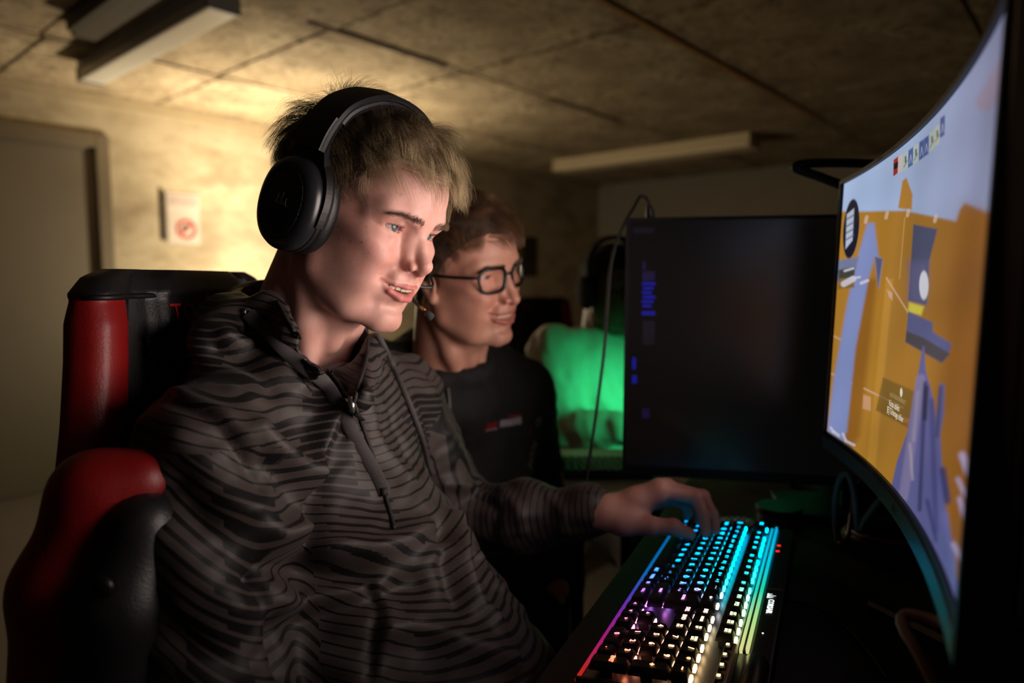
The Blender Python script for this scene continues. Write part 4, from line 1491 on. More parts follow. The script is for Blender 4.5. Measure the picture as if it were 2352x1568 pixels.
def teeth_mesh(T, parent, cx, z_top, arc_y, n=10, h=8.0, low=False):
    mb = MB()
    ws = [8.2, 7.0, 7.4, 6.8, 6.8]
    for sx in (-1, 1):
        x = 0.0; ang = 0.0; px_, py_ = 0.0, arc_y
        for k in range(n // 2):
            w = ws[k] * (.78 if low else 1.0)
            a_ = math.radians([8, 22, 38, 52, 60][k])
            c = np.array([px_ + math.cos(a_) * w / 2, py_ - math.sin(a_) * w / 2])
            M = Matrix.Translation((sx * c[0], c[1], z_top)) @ Matrix.Rotation(-sx * a_, 4, 'Z')
            hh = h * [1.0, .88, .98, .85, .8][k]
            mb.box((-w * .48, -3, -hh / 2), (w * .48, 2.2, hh / 2), M, bev=1.3)
            px_ += math.cos(a_) * w; py_ -= math.sin(a_) * w
    o = pyd('teeth', T(np.array(mb.v)), mb.f, True)
    return attach(link('teeth', o, None, M_TEETH), parent)


tn = NT('tooth_enamel'); tn.set(Base_Color=tn.mix(tn.noise(tn.coord(), 90), srgb(206, 186, 158), srgb(226, 210, 186)), Roughness=.2, Subsurface_Weight=.1, Subsurface_Scale=.3)
M_TEETH = tn.m

M_SKIN = skin_mat('skin_boy', srgb(204, 158, 146), srgb(182, 104, 100), srgb(196, 118, 108), .12, 1.0)
teeth_mesh(BT, boy, 26, -61.6, 93.4)
teeth_mesh(BT, boy, 26, -74, 90, low=True, h=7)
eyeballs(BT, boy, np.array([.30, .46, 1.16]), eye_material(srgb(84, 95, 99), 'iris_grey_blue'))

# ---- hand on the keys
KN = np.array(KM.to_3x3() @ Vector((0, 0, 1)))


def onkeys(px, py, h=0.0):
    r_ = ray(px, py); o_ = np.array(KM.translation) + KN * h
    return CAM + r_ * (((o_ - CAM) @ KN) / (r_ @ KN))


hx = .0085
wr = P(1392, 1178, .965)
mcp = [P(1514, 1124, .958), P(1530, 1120, .978), P(1536, 1128, .998), P(1528, 1142, 1.016)]
tips = [onkeys(1621, 1224, .0075), onkeys(1643, 1217, .0075), onkeys(1606, 1196, .0075), onkeys(1576, 1187, .0070)]
dd = [((q - CAM) @ FWD) for q in tips]
pip = [P(1598, 1140, .955), P(1614, 1140, .970), P(1600, 1146, .995), P(1574, 1158, 1.012)]
dip = [P(1617, 1182, dd[0] * .5 + .955 * .5), P(1636, 1180, dd[1] * .5 + .97 * .5), P(1610, 1174, dd[2] * .5 + .995 * .5), P(1580, 1176, dd[3] * .5 + 1.012 * .5)]
th_tip = onkeys(1583, 1226, .0080)
dth = (th_tip - CAM) @ FWD
th = [P(1432, 1196, .955), P(1496, 1208, .5 * dth + .5 * .945), P(1546, 1210, dth), th_tip]
lo_ = np.min(np.array([wr] + mcp + tips + pip + th), 0) - .06; hi_ = np.max(np.array([wr] + mcp + tips + pip + th), 0) + .04
lo_[0] -= .08
HF = Field(np.arange(lo_[0], hi_[0], .0019), np.arange(lo_[1], hi_[1], .0019), np.arange(lo_[2], hi_[2], .0019))
el = np.array([-.10, 1.045, .80])
fa = wr + unit(el - wr) * .12
HF.cone(fa, wr, .029, .0245, .012)
for q, r0_ in zip(mcp, (.0150, .0150, .0140, .0125)):
    HF.cone(wr + (q - wr) * .12, q, .017, r0_, .012)
HF.cone(mcp[0], mcp[3], .0125, .0110, .010)
HF.chain([wr, th[0], th[1]], [.020, .0185, .0135], .012)                 # ball of the thumb
HF.ell((wr + th[0] * 2 + mcp[3]) / 4 - np.array([0, 0, .008]), (.030, .026, .014), .014)
HF.cone(th[0], mcp[0] + (wr - mcp[0]) * .45, .012, .014, .014)            # web
HF.chain(th[1:], [.0128, .0108, .0088], .004)
HF.ell(th[2], (.0118, .0115, .0112), .004)
for i in range(4):
    sc_ = (1, 1.02, .96, .84)[i]
    HF.chain([mcp[i], pip[i], dip[i], tips[i]], [.0112 * sc_, .0094 * sc_, .0082 * sc_, .0068 * sc_], .0028)
    HF.ell(pip[i], np.array([.0102, .0102, .0102]) * sc_, .003)
hv, hq = HF.mesh()
hv = relax(hv, hq, 2, .5)
LK = Field(np.arange(-.40, .10, .010), np.arange(.70, 1.12, .010), np.arange(.72, 1.10, .010))
LK.chain([BT((0, -50, -215)), np.array([-.18, .98, .985]), np.array([-.10, 1.04, .80]), fa], [.05, .045, .036, .024], .02)
kv, kq = LK.mesh()
ax2 = np.concatenate([BT(bv), hv, kv]); q2 = np.concatenate([bq, hq + len(bv), kq + len(bv) + len(hv)])
me = fast_mesh('body', ax2, q2)
hp = np.zeros((len(hv), 3)); hp[:, 1] = .35
for q in list(pip) + list(mcp) + tips + th[1:]: hp[:, 1] += .5 * np.exp(-(np.linalg.norm(hv - q, axis=1) / .013) ** 2)
set_attr(me, 'pigment', np.concatenate([pig, np.clip(hp, 0, 1), np.zeros((len(kv), 3))])); set_attr(me, 'blemish', np.concatenate([blem, np.zeros(len(hv) + len(kv))]))
attach(link('body', me, None, M_SKIN), boy)

# ---- hair
tri = np.concatenate([bq[:, [0, 1, 2]], bq[:, [0, 2, 3]]])


def hair_mask(v, tab):
    ph = np.degrees(np.arctan2(np.abs(v[:, 0]), v[:, 1] + 8))
    return v[:, 2] - np.interp(ph, *zip(*tab))


TABB = [(0, 60), (18, 64), (32, 60), (45, 46), (56, 26), (66, 8), (76, -10), (90, -26), (105, -40), (125, -60), (180, -78)]


def roots_on(v, t_, mask, n, seed):
    rg = np.random.default_rng(seed)
    c = v[t_].mean(1); ok = mask(c) > 0
    t_ = t_[ok]
    ar = np.linalg.norm(np.cross(v[t_[:, 1]] - v[t_[:, 0]], v[t_[:, 2]] - v[t_[:, 0]]), axis=1)
    k = rg.choice(len(t_), n, p=ar / ar.sum())
    a, b = rg.random(n), rg.random(n); f = a + b > 1; a[f] = 1 - a[f]; b[f] = 1 - b[f]
    return v[t_[k, 0]] + (v[t_[k, 1]] - v[t_[k, 0]]) * a[:, None] + (v[t_[k, 2]] - v[t_[k, 0]]) * b[:, None]


SKC, SKR = np.array([0, -12., 36.]), np.array([77., 104., 87.])


def skull_n(p):
    n_ = (p - SKC) / SKR ** 2
    return n_ / np.linalg.norm(n_, axis=1, keepdims=True)


def grow(roots, whorl, lens, lift, fwd, seed, seg=7, droop=.25, wild=.16, spread=1.0):
    rg = np.random.default_rng(seed)
    n = len(roots)
    nr = skull_n(roots)
    fl = roots - whorl
    fl[:, 2] *= 1.0
    fl /= np.linalg.norm(fl, axis=1, keepdims=True) + 1e-9
    fl = fl + fwd(roots)
    fl -= nr * (fl * nr).sum(1, keepdims=True)
    fl /= np.linalg.norm(fl, axis=1, keepdims=True) + 1e-9
    # locks share a direction
    ng = max(30, n // 26)
    g = rg.choice(n, ng, replace=False)
    near = np.zeros(n, int)
    for i in range(0, n, 2000):
        near[i:i + 2000] = g[np.argmin(((roots[i:i + 2000, None] - roots[g][None]) ** 2).sum(2), 1)]
    jit = rg.normal(0, wild, (n, 3)); jl = jit[near] * 1.6
    dirs = np.zeros((n, seg, 3)); p = roots.copy(); d = fl + nr * lift[:, None] + jit * .6 + jl
    for i in range(seg):
        d /= np.linalg.norm(d, axis=1, keepdims=True)
        dirs[:, i] = d
        p = p + d * (lens / seg)[:, None]
        nn = skull_n(p)
        d = d - nn * np.clip((d * nn).sum(1, keepdims=True), 0, None) * .35 + np.array([0, 0, -1.0]) * droop * (i / seg) + fl * .15 + rg.normal(0, .05, (n, 3))
    return dirs, near


def keep_out(p, t_):
    k0 = np.sqrt((((p - SKC) / SKR) ** 2).sum(1))
    mn = 1.0 + .012 + .03 * t_
    f = np.where(k0 < mn, mn / np.maximum(k0, .2), 1)[:, None]
    return SKC + (p - SKC) * f


M_HAIRB = hair_mat('hair_dark_blond', srgb(44, 35, 27), srgb(104, 86, 62), srgb(206, 186, 146))
R_ = roots_on(bv, tri, lambda v: hair_mask(v, TABB), 20000, 3)
top = sstep(20, 80, R_[:, 2]); frt = sstep(10, 70, R_[:, 1])
bk = sstep(0, -70, R_[:, 1])
ln = 12 + 25 * top + 9 * top * sstep(12, 40, R_[:, 1]) - 12 * sstep(56, 80, R_[:, 1]) + 9 * sstep(-20, 30, R_[:, 2]) + 5 * bk; ln *= np.random.default_rng(5).uniform(.6, 1.25, len(R_))
bandz = np.exp(-((R_[:, 1] - 2) / 18) ** 2) * top
lift = .30 + .85 * top * (1 + sstep(12, 40, R_[:, 1]) * 1.1) + .40 * bk; lift *= (1 - .65 * bandz)
ln = ln + 3 * top * sstep(10, -30, R_[:, 0]) * sstep(14, 40, R_[:, 1])


def fwdB(p):
    o_ = np.zeros_like(p)
    o_[:, 1] = .55 * sstep(-30, 40, p[:, 1]) + .2
    o_[:, 0] = .25 * sstep(30, 80, p[:, 2]) * sstep(0, 60, p[:, 1])
    o_[:, 2] = -.5 * (1 - sstep(10, 70, p[:, 2]))
    return o_


dr, gi = grow(R_, np.array([6., -70., 96.]), ln, lift, fwdB, 11, droop=.12, wild=.30)
strands('hair', R_, dr, ln, BT, boy, M_HAIRB, 7, .135, .04, push=keep_out, clump=(gi, .5), seed=12, shade=np.clip(frt * top + .25 * (1 - top) * frt, 0, 1))
# skull cap of short undergrowth so that the scalp does not shine through
cv = hair_mask(bv, TABB)
keepf = (cv[bq] > 9).all(1)
cq = bq[keepf]; us = np.unique(cq); mp_ = np.full(len(bv), -1); mp_[us] = np.arange(len(us))
capv = bv[us] + bn[us] * (1.2 + 1.8 * sstep(0, 14, cv[us]))[:, None]
tn = NT('hair_undergrowth'); nz = tn.noise(tn.coord(), 320, 5); tn.set(Base_Color=tn.mix(nz, srgb(48, 36, 24), srgb(98, 76, 48)), Roughness=.8); tn.bump(nz, .8, .003)
attach(link('hair_undergrowth', fast_mesh('hair_undergrowth', BT(capv), mp_[cq]), None, tn.m), boy)
# brows and lashes
M_BROW = hair_mat('brow_brown', srgb(84, 62, 46), srgb(112, 86, 64), srgb(140, 110, 84))
rg = np.random.default_rng(21)
NB = 1100
bt_ = rg.random(NB); sgn = np.where(rg.random(NB) < .5, 1, -1)
bx = np.interp(bt_, [0, .5, 1], [10, 32, 52]); bz = np.interp(bt_, [0, .35, .7, 1], [11.5, 15.5, 18, 15]) + rg.normal(0, 2.1, NB) * np.interp(bt_, [0, .3, 1], [1.1, 1.0, .45])


def on_face(x, z, y0=125.):
    """slide points back along -y until they meet the face surface"""
    y = np.full(len(x), y0)
    for _ in range(60):
        d_ = BF.sample(np.stack([x, y, z], 1))
        y -= np.clip(d_, .05, 6) * (d_ > .1)
    return np.stack([x, y, z], 1)


BR_ = on_face(sgn * bx, bz)
bd_ = np.stack([sgn * np.interp(bt_, [0, 1], [.35, 1]), .45 + 0 * bt_, np.interp(bt_, [0, .4, 1], [.9, .35, -.25])], 1) + rg.normal(0, .18, (NB, 3)); bd_ /= np.linalg.norm(bd_, axis=1, keepdims=True)
bl_ = np.full(NB, 6.5) * rg.uniform(.7, 1.2, NB)
for sg_ in (1, -1):
    k_ = sgn == sg_
    strands('eyebrow', (BR_ - np.array([0, .3, 0]))[k_], bd_[k_], bl_[k_], BT, boy, M_BROW, 3, .12, .04, seed=22)
lt = rg.random(320); ls = np.where(rg.random(320) < .5, 1, -1); up_ = rg.random(320) < .7
e_ = lt * 2 - 1; w_ = np.clip(1 - e_ ** 2, 0, None)
lz = np.where(up_, 3.2 * w_ ** .7, -3.3 * w_ ** .85) + .9 * e_ + .3
lx = 32 + 14 * e_
ly = 66.2 + np.sqrt(np.clip(14.0 ** 2 - (lx - 32) ** 2 - lz ** 2, 4, None))
ld = np.stack([ls * e_ * .5, .9 + 0 * e_, np.where(up_, .12, -.5)], 1); ld /= np.linalg.norm(ld, axis=1, keepdims=True)
ldirs = np.stack([ld, ld + np.where(up_, .35, 0)[:, None] * np.array([0, 0, 1]), ld + np.where(up_, .8, 0)[:, None] * np.array([0, 0, 1])], 1)
M_LASH = hair_mat('lash', srgb(30, 22, 18), srgb(40, 30, 24), srgb(56, 42, 32))
for sg_ in (1, -1):
    k_ = ls == sg_
    strands('eyelashes', np.stack([ls * lx, ly, lz], 1)[k_], ldirs[k_], np.where(up_, 5.5, 2.8)[k_], BT, boy, M_LASH, 3, .07, .03, seed=23)

# ================================================================== headset
hs = empty('headset', BT((86, 0, -10)), 'black gaming headset with an oval ear cup worn by the young player', 'headset')
M_HS = mat('headset_matte', srgb(22, 22, 24), .42, var=.12, scale=200)
M_HSG = mat('headset_satin', srgb(30, 31, 34), .30, var=.1, scale=200)
M_PAD = mat('headset_leatherette', srgb(22, 22, 23), .5, var=.2, scale=90, bump=.25, bscale=500)
t = NT('headset_mesh')
vo = t.n('ShaderNodeTexVoronoi'); vo.inputs['Scale'].default_value = 900; t.l(t.coord(), vo.inputs['Vector'])
t.set(Base_Color=t.ramp(vo.outputs['Distance'], [(.2, srgb(4, 4, 4)), (.6, srgb(22, 22, 22))]), Roughness=.55); t.bump(vo.outputs['Distance'], .6, .001)
M_HSM = t.m


def oval_loft(name, rings, m, parent, n=56, sx=1, centre=(0, -11, -12), cap0=True, cap1=True, tilt=0.0):
    """rings: (x, half width y, half height z); stacked along head x"""
    v = []; f = []
    ct, st_ = math.cos(tilt), math.sin(tilt)
    for x, a, b in rings:
        for k in range(n):
            w = 2 * math.pi * k / n
            c, s_ = math.cos(w), math.sin(w)
            y = a * abs(c) ** .92 * (1 if c > 0 else -1); z = b * abs(s_) ** .92 * (1 if s_ > 0 else -1)
            v.append((sx * x, centre[1] + y * ct - z * st_, centre[2] + y * st_ + z * ct))
    for i in range(len(rings) - 1):
        for k in range(n):
            k2 = (k + 1) % n
            f.append((i * n + k, i * n + k2, (i + 1) * n + k2, (i + 1) * n + k))
    if cap0: f.append(tuple(range(n))[::-1])
    if cap1: f.append(tuple((len(rings) - 1) * n + k for k in range(n)))
    me = pyd(name, BT(np.array(v)), f, True)
    bm = bmesh.new(); bm.from_mesh(me); bmesh.ops.recalc_face_normals(bm, faces=bm.faces)
    for e_ in bm.edges:
        if len(e_.link_faces) == 2 and e_.calc_face_angle(0) > .7: e_.smooth = False
    bm.to_mesh(me); bm.free()
    return attach(link(name, me, None, m), parent)


for sx in (1, -1):
    cup = oval_loft('ear_cup', [(86, 36, 45), (88, 40, 49), (98, 42.5, 51), (103, 42, 50.5), (108, 39, 47.5), (111, 34, 42.5), (112, 31, 39.5)], M_HSG, hs, sx=sx, cap1=True)
    c_ = oval_loft('ear_cushion', [(66, 28, 36), (67, 37, 46), (71, 42, 50), (78, 43.5, 52), (84, 42, 50), (87, 38, 46)], M_PAD, hs, sx=sx, cap0=True)
    g_ = oval_loft('cup_seam', [(87.5, 41.5, 50), (90, 42.8, 51.3), (92, 43, 51.5), (94, 42.5, 51)], M_HS, cup, sx=sx)
    g_.parent = cup; g_.matrix_parent_inverse = Matrix.Identity(4)
    oval_loft('speaker_grille', [(111.6, 29.5, 37.5), (112.6, 28.5, 36.5), (111.2, 20, 26), (110.8, 4, 6)], M_HSM, hs, sx=sx)
    # yoke: bracket round the upper half of the cup, narrowing to the slider
    v = []; f = []
    angs = np.radians(np.linspace(-14, 194, 44))
    prof = [(99, 1.035), (99, 1.16), (90, 1.17), (85, 1.10)]
    for w in angs:
        c, s_ = math.cos(w), math.sin(w)
        grow_ = 1 + .10 * max(0, s_) ** 3
        for x_, k_ in prof:
            kk = 1 + (k_ - 1) * (.35 + .65 * max(0, s_)) * grow_
            v.append((sx * (x_ - 3 * max(0, s_)), -11 + 43 * kk * c, -12 + 51.5 * kk * s_))
    n = len(prof)
    for i in range(len(angs) - 1):
        for k in range(n):
            k2 = (k + 1) % n; f.append((i * n + k, i * n + k2, (i + 1) * n + k2, (i + 1) * n + k))
    f += [tuple(range(n)), tuple((len(angs) - 1) * n + k for k in range(n))[::-1]]
    yk = MB().add(BT(np.array(v)), f).build('yoke', M_HS, None, False); attach(yk, hs)
    # gusset that narrows from the bracket up to the slider
    q = [(-36, 20), (-20, 52), (-17, 62), (17, 62), (20, 52), (34, 20), (18, 36), (0, 39), (-18, 36)]
    mb = MB()
    v = [(sx * 96, -10 + a, b) for a, b in q] + [(sx * 88, -10 + a, b) for a, b in q]
    n = len(q)
    mb.add(BT(np.array(v)), [tuple(range(n)), tuple(range(n, 2 * n))[::-1]] + [(i, (i + 1) % n, n + (i + 1) % n, n + i) for i in range(n)])
    attach(mb.build('yoke_arm', M_HS, None, False), hs)
# headband
path = spline([(95, -10, 50), (92, -8, 72), (81, -5, 99), (57, -3, 118), (30, -2, 128), (0, -2, 130), (-30, -3, 126), (-57, -5, 115), (-81, -7, 96), (-92, -8, 72), (-95, -10, 50)], 61)


def sweep_band(name, path, prof, m, smooth=True):
    v = []; f = []; n = len(prof); k_ = len(path)
    for i, p in enumerate(path):
        tg = unit(path[min(i + 1, k_ - 1)] - path[max(i - 1, 0)])
        yv = np.array([0, 1., 0]); nv = np.cross(tg, yv); nv = unit(nv)
        if nv @ (p - np.array([0, 0, 40])) < 0: nv = -nv
        for a, b in prof: v.append(p + yv * a + nv * b)
    for i in range(k_ - 1):
        for j in range(n):
            j2 = (j + 1) % n; f.append((i * n + j, i * n + j2, (i + 1) * n + j2, (i + 1) * n + j))
    f += [tuple(range(n)), tuple((k_ - 1) * n + j for j in range(n))[::-1]]
    o_ = MB().add(BT(np.array(v)), f)
    me = pyd(name, o_.v, o_.f, smooth)
    bm = bmesh.new(); bm.from_mesh(me); bmesh.ops.recalc_face_normals(bm, faces=bm.faces)
    for e_ in bm.edges:
        if len(e_.link_faces) == 2 and e_.calc_face_angle(0) > .8: e_.smooth = False
    bm.to_mesh(me); bm.free()
    return attach(link(name, me, None, m), hs)


sweep_band('headband', path, [(-21, 0), (-22, 2.5), (-20, 6), (0, 8), (20, 6), (22, 2.5), (21, 0)], M_HS)
sweep_band('headband_pad', path[9:-9], [(-20, -1), (-21, -4), (-18, -9), (0, -10.5), (18, -9), (21, -4), (20, -1)], M_PAD)
for sl in (slice(0, 10), slice(-10, None)):
    sweep_band('slider_housing', path[sl], [(-19, -4), (-21, 0), (-20, 9), (0, 10.5), (20, 9), (21, 0), (19, -4)], M_HSG)
# emblem on the near ear cup
em = sails(.0068)
em.v = [tuple(BT(np.array([[112.9, -x * 1000 - 10, y * 1000 - 15]]))[0] + (BT(np.array([[113.3, 0, 0]])) - BT(np.array([[112.9, 0, 0]])))[0] * (1 if z > 0 else 0)) for x, y, z in em.v]
attach(em.build('emblem', mat('emblem_grey', srgb(120, 116, 108), .4), None), hs)
# microphone on a thin boom from the far cup
mp3 = spline([BT((-104, 22, -36)), BT((-98, 60, -62)), P(930, 655, .82), P(950, 690, .81), P(985, 722, .795)], 40)
part(MB().tube(mp3, .0019, 8), 'microphone_boom', M_HS, hs, True)
part(MB().tube([P(978, 717, .797), P(984, 722, .795), P(992, 729, .793)], [.0030, .0045, .0042], 12), 'microphone', mat('mic_foam', srgb(40, 40, 40), .9), hs, True)
part(MB().tube([P(966, 704, .802), P(976, 714, .798)], .0023, 10), 'boom_collar', mat('brass_collar', srgb(150, 116, 66), .35, .8), hs, True)

# ================================================================== hoodie of the young player
fwv = unit(np.array([.94, -.335, 0])); rtv = np.array([fwv[1], -fwv[0], 0]); upz = np.array([0, 0, 1.0])
RB = np.stack([rtv, fwv, upz], 1)
nb = BT((0, -52, -225))
sR = np.array([-.288, .640, .998]); sL = np.array([-.175, .990, .985])
eR = np.array([-.252, .555, .775]); eL = np.array([-.095, 1.045, .79])
wL = np.array([.118, .955, .836]); wR = np.array([-.06, .44, .72])
HD = Field(np.arange(-.46, .17, .0047), np.arange(.36, 1.16, .0047), np.arange(.50, 1.20, .0047))
mid = (sR + sL) / 2
HD.ell(np.array([mid[0] - .025, mid[1] + .005, .90]) + fwv * .005, (.185, .122, .215), .05, RB)
HD.ell(mid + np.array([-.03, .01, -.06]), (.18, .105, .10), .05, RB)
HD.cone(nb + np.array([-.005, .0, -.01]), sR, .070, .062, .05)
HD.cone(nb + np.array([-.005, .0, -.01]), sL, .070, .066, .05)
HD.ell(np.array([-.180, .770, .735]), (.180, .165, .20), .06, RB)
HD.ell(np.array([-.105, .735, .690]), (.17, .165, .125), .05, RB)
HD.ell(np.array([-.22, .78, .56]), (.19, .15, .12), .05, RB)
# hood lying on the shoulders
HD.chain([P(490, 790, .71), P(540, 745, .77), P(590, 728, .84), P(640, 740, .90)], [.026, .032, .036, .034], .03)
HD.chain([P(470, 815, .79), P(515, 775, .86), P(570, 750, .92)], [.03, .04, .042], .03)
# standing collar
colr_pts = [P(815, 905, .715), P(745, 835, .712), P(680, 755, .725), P(637, 708, .755), P(600, 702, .82), P(640, 705, .89), P(740, 722, .905), P(812, 760, .87), P(842, 800, .83), P(835, 860, .78), P(815, 905, .715)]
HD.chain(colr_pts, [.014, .018, .021, .022, .026, .026, .022, .018, .016, .016, .014], .018)
# sleeves
HD.chain([sR, sR + (eR - sR) * .45 + np.array([-.005, -.004, 0]), eR], [.070, .068, .062], .022)
HD.chain([eR, wR], [.062, .052], .02)
HD.chain([sL, eL], [.072, .062], .022)
HD.chain([eL, eL + (wL - eL) * .55, wL], [.062, .050, .036], .02)
# opening for the neck, reaching down in a V at the front
HD.cone(BT((0, -42, -60)), BT((0, -46, -196)), .067, .066, .012, 'sub')
HD.cone(BT((0, -20, -120)), BT((0, 0, -205)), .058, .050, .014, 'sub')
HD.chain([P(790, 690, .74), P(775, 790, .735), P(795, 885, .715)], [.055, .042, .020], .010, 'sub')
hv2, hq2 = HD.mesh()
hv2 = relax(hv2, hq2, 2, .5)
bvh = BVHTree.FromPolygons([tuple(q) for q in hv2], [tuple(q) for q in hq2.tolist()])


def on_cloth(px, py, off=0.0, tree=None):
    d_ = Vector(unit(ray(px, py)))
    h = (tree or bvh).ray_cast(Vector(CAM), d_)
    if h[0] is None: return None
    return np.array(h[0]) + np.array(h[1]) * off


def polyline(pxs, off=0.0, n=40, tree=None):
    q = spline(np.array(pxs, float), n)
    out = [on_cloth(a, b, off, tree) for a, b in q]
    return np.array([a for a in out if a is not None])


def dist_line(v, L):
    d_ = np.full(len(v), 1e9)
    for a, b in zip(L[:-1], L[1:]):
        if np.linalg.norm(b - a) > .05: continue
        e_ = b - a; h = np.clip(((v - a) @ e_) / (e_ @ e_ + 1e-12), 0, 1)
        d_ = np.minimum(d_, np.linalg.norm(v - a - h[:, None] * e_, axis=1))
    return d_


folds = [  # picture polyline, height in mm (ridge + / crease -), width in mm
    ([(762, 940), (720, 1020), (685, 1089), (656, 1210)], 13, 13), ([(800, 985), (755, 1060), (718, 1150), (700, 1235)], -8, 16),
    ([(590, 990), (640, 1040), (691, 1083)], 8, 12), ([(600, 1060), (650, 1110), (665, 1150)], -7, 12),
    ([(640, 1235), (730, 1262), (830, 1268), (920, 1255), (990, 1215)], 12, 15), ([(627, 1282), (778, 1322), (905, 1306), (1021, 1225)], -12, 14),
    ([(640, 1400), (720, 1378), (801, 1352), (882, 1325), (950, 1290), (1010, 1250)], 11, 12), ([(650, 1430), (760, 1400), (860, 1372), (960, 1330)], -7, 13),
    ([(1040, 1200), (1056, 1290), (1085, 1373), (1130, 1430)], 9, 12), ([(1010, 1240), (1025, 1310), (1050, 1390)], -6, 10),
    ([(848, 1352), (868, 1390), (856, 1471), (850, 1552)], -4, 4), ([(872, 1345), (890, 1400), (880, 1480), (872, 1560)], 3, 7),
    ([(1090, 1290), (1140, 1340), (1200, 1400)], 6, 10), ([(900, 1440), (1000, 1450), (1100, 1500), (1180, 1520)], 7, 13),
    ([(370, 907), (488, 971), (553, 1048), (598, 1125)], -5, 6), ([(395, 905), (510, 960), (580, 1040)], 4, 9),
    ([(420, 1010), (480, 1090), (560, 1170), (615, 1220)], 5, 13), ([(400, 1120), (470, 1210), (560, 1290), (600, 1330)], -5, 12), ([(380, 1230), (460, 1320), (550, 1400)], 5, 14),
    ([(360, 1400), (430, 1470), (520, 1530)], -4, 12), ([(600, 1330), (640, 1420), (660, 1540)], -9, 12),
    ([(520, 770), (580, 800), (640, 850), (690, 890)], 6, 9), ([(500, 800), (560, 840), (620, 890)], -4, 8), ([(560, 755), (620, 800), (680, 850)], -5, 7),
    ([(700, 940), (620, 930), (540, 900)], 4, 10), ([(930, 900), (960, 990), (985, 1080)], 6, 10), ([(905, 940), (930, 1020), (960, 1090)], -5, 9),
    ([(850, 930), (880, 1010), (930, 1090)], 4, 9), ([(1020, 1110), (1080, 1120), (1150, 1150)], 5, 8), ([(1150, 1120), (1190, 1170), (1200, 1220)], 4, 8), ([(1260, 1130), (1290, 1180), (1290, 1220)], 3, 8), ([(1100, 1110), (1140, 1170), (1130, 1230)], -4, 8),
]
nv = vnormals(hv2, hq2)
disp = np.zeros(len(hv2))
for pl, hgt, wd in folds:
    L = polyline(pl, 0, 24)
    if len(L) < 3: continue
    dL = dist_line(hv2, L)
    disp += 1.5 * hgt / 1000 * np.exp(-(dL / (wd / 1000)) ** 2)


def vnoise(p, f, seed):
    """cheap smooth noise: sum of random plane waves"""
    rg_ = np.random.default_rng(seed); out = np.zeros(len(p))
    for _ in range(14):
        k = rg_.normal(0, f, 3); out += np.sin(p @ k + rg_.uniform(0, 6.28))
    return out / 3.7


wr_ = vnoise(hv2, 42, 4); wr2 = vnoise(hv2 * np.array([1, 1, 1.8]), 85, 5)
disp += .0045 * wr_ + .0018 * wr2
hv3 = hv2 + nv * disp[:, None]
hv3 = relax(hv3, hq2, 1, .4)

# cloth pattern coordinates: (stripe, block) per corner, chosen by garment piece
def segd(p, a, b):
    e_ = b - a; h = np.clip(((p - a) @ e_) / (e_ @ e_), 0, 1)
    return np.linalg.norm(p - a - h[:, None] * e_, axis=1), h


fc = hv2[hq2].mean(1)
dA, hA = segd(fc, sR + unit(eR - sR) * .055, eR); dA2, _ = segd(fc, eR, wR)
dB, hB = segd(fc, sL + unit(eL - sL) * .05, eL); dB2, _ = segd(fc, eL, wL)
piece = np.zeros(len(fc), int)
piece[np.minimum(dA, dA2) < .088] = 1
piece[(np.minimum(dB, dB2) < .078)] = 2
cw = hv3[hq2].reshape(-1, 3); c0 = hv2[hq2].reshape(-1, 3); pc = np.repeat(piece, 4)
sv = np.zeros((len(cw), 2))
# body: horizontal bands that dip towards the zip
q = c0 - np.array([-.24, .80, .85])
th_ = np.arctan2(q @ rtv, q @ fwv)
st = c0[:, 2] + .010 * np.cos(th_ * 2) + .018 * (q @ fwv) / .15 - .10 * (q @ rtv) + .0025 * vnoise(c0, 16, 8) - .15 * np.repeat(disp[hq2].mean(1), 4)
sv[:, 0] = st / .0088; sv[:, 1] = th_ / .62
for k, (a, b, c) in ((1, (sR, eR, wR)), (2, (sL, eL, wL))):
    ax1 = unit(b - a); sd1 = unit(np.cross(ax1, fwv)); sd2 = np.cross(ax1, sd1)
    q = c0 - a
    al = q @ ax1; t_ = np.arctan2(q @ sd1, q @ sd2)
    if k == 2:
        ax2_ = unit(c - b); q2_ = c0 - b; far_ = (q2_ @ ax2_) > .01
        al = np.where(far_, np.linalg.norm(b - a) + q2_ @ ax2_, al)
    s_ = (c0[:, 2] * .80 + c0[:, 0] * .60 + .0025 * vnoise(c0, 14, 9 + k)) if k == 1 else al + .012 * np.sin(t_) + .0025 * vnoise(c0, 14, 9 + k)
    m_ = pc == k
    sv[m_, 0] = s_[m_] / .0090; sv[m_, 1] = t_[m_] / .8 + 7 * k
me = fast_mesh('hoodie', hv3, hq2)
uv = me.uv_layers.new(name='cloth')
uv.data.foreach_set('uv', sv.astype(np.float32).ravel())

t = NT('striped_jersey')
uvn = t.n('ShaderNodeUVMap', uv_map='cloth')
sp = t.n('ShaderNodeSeparateXYZ'); t.l(uvn.outputs[0], sp.inputs[0])
S_, C_ = sp.outputs[0], sp.outputs[1]
row_ = t.math('FLOOR', S_); fr_ = t.math('FRACT', S_)
grp = t.math('FLOOR', t.math('DIVIDE', row_, 9.0))
wn1 = t.n('ShaderNodeTexWhiteNoise', noise_dimensions='1D'); t.l(grp, wn1.inputs['W'])
wn3 = t.n('ShaderNodeTexWhiteNoise', noise_dimensions='1D'); t.l(row_, wn3.inputs['W'])
cc = t.math('FLOOR', t.math('ADD', C_, t.math('ADD', t.math('MULTIPLY', wn1.outputs[0], 1.7), t.math('MULTIPLY', t.math('GREATER_THAN', wn3.outputs[0], .72), .16))))
cb = t.n('ShaderNodeCombineXYZ'); t.l(cc, cb.inputs[0]); t.l(grp, cb.inputs[1])
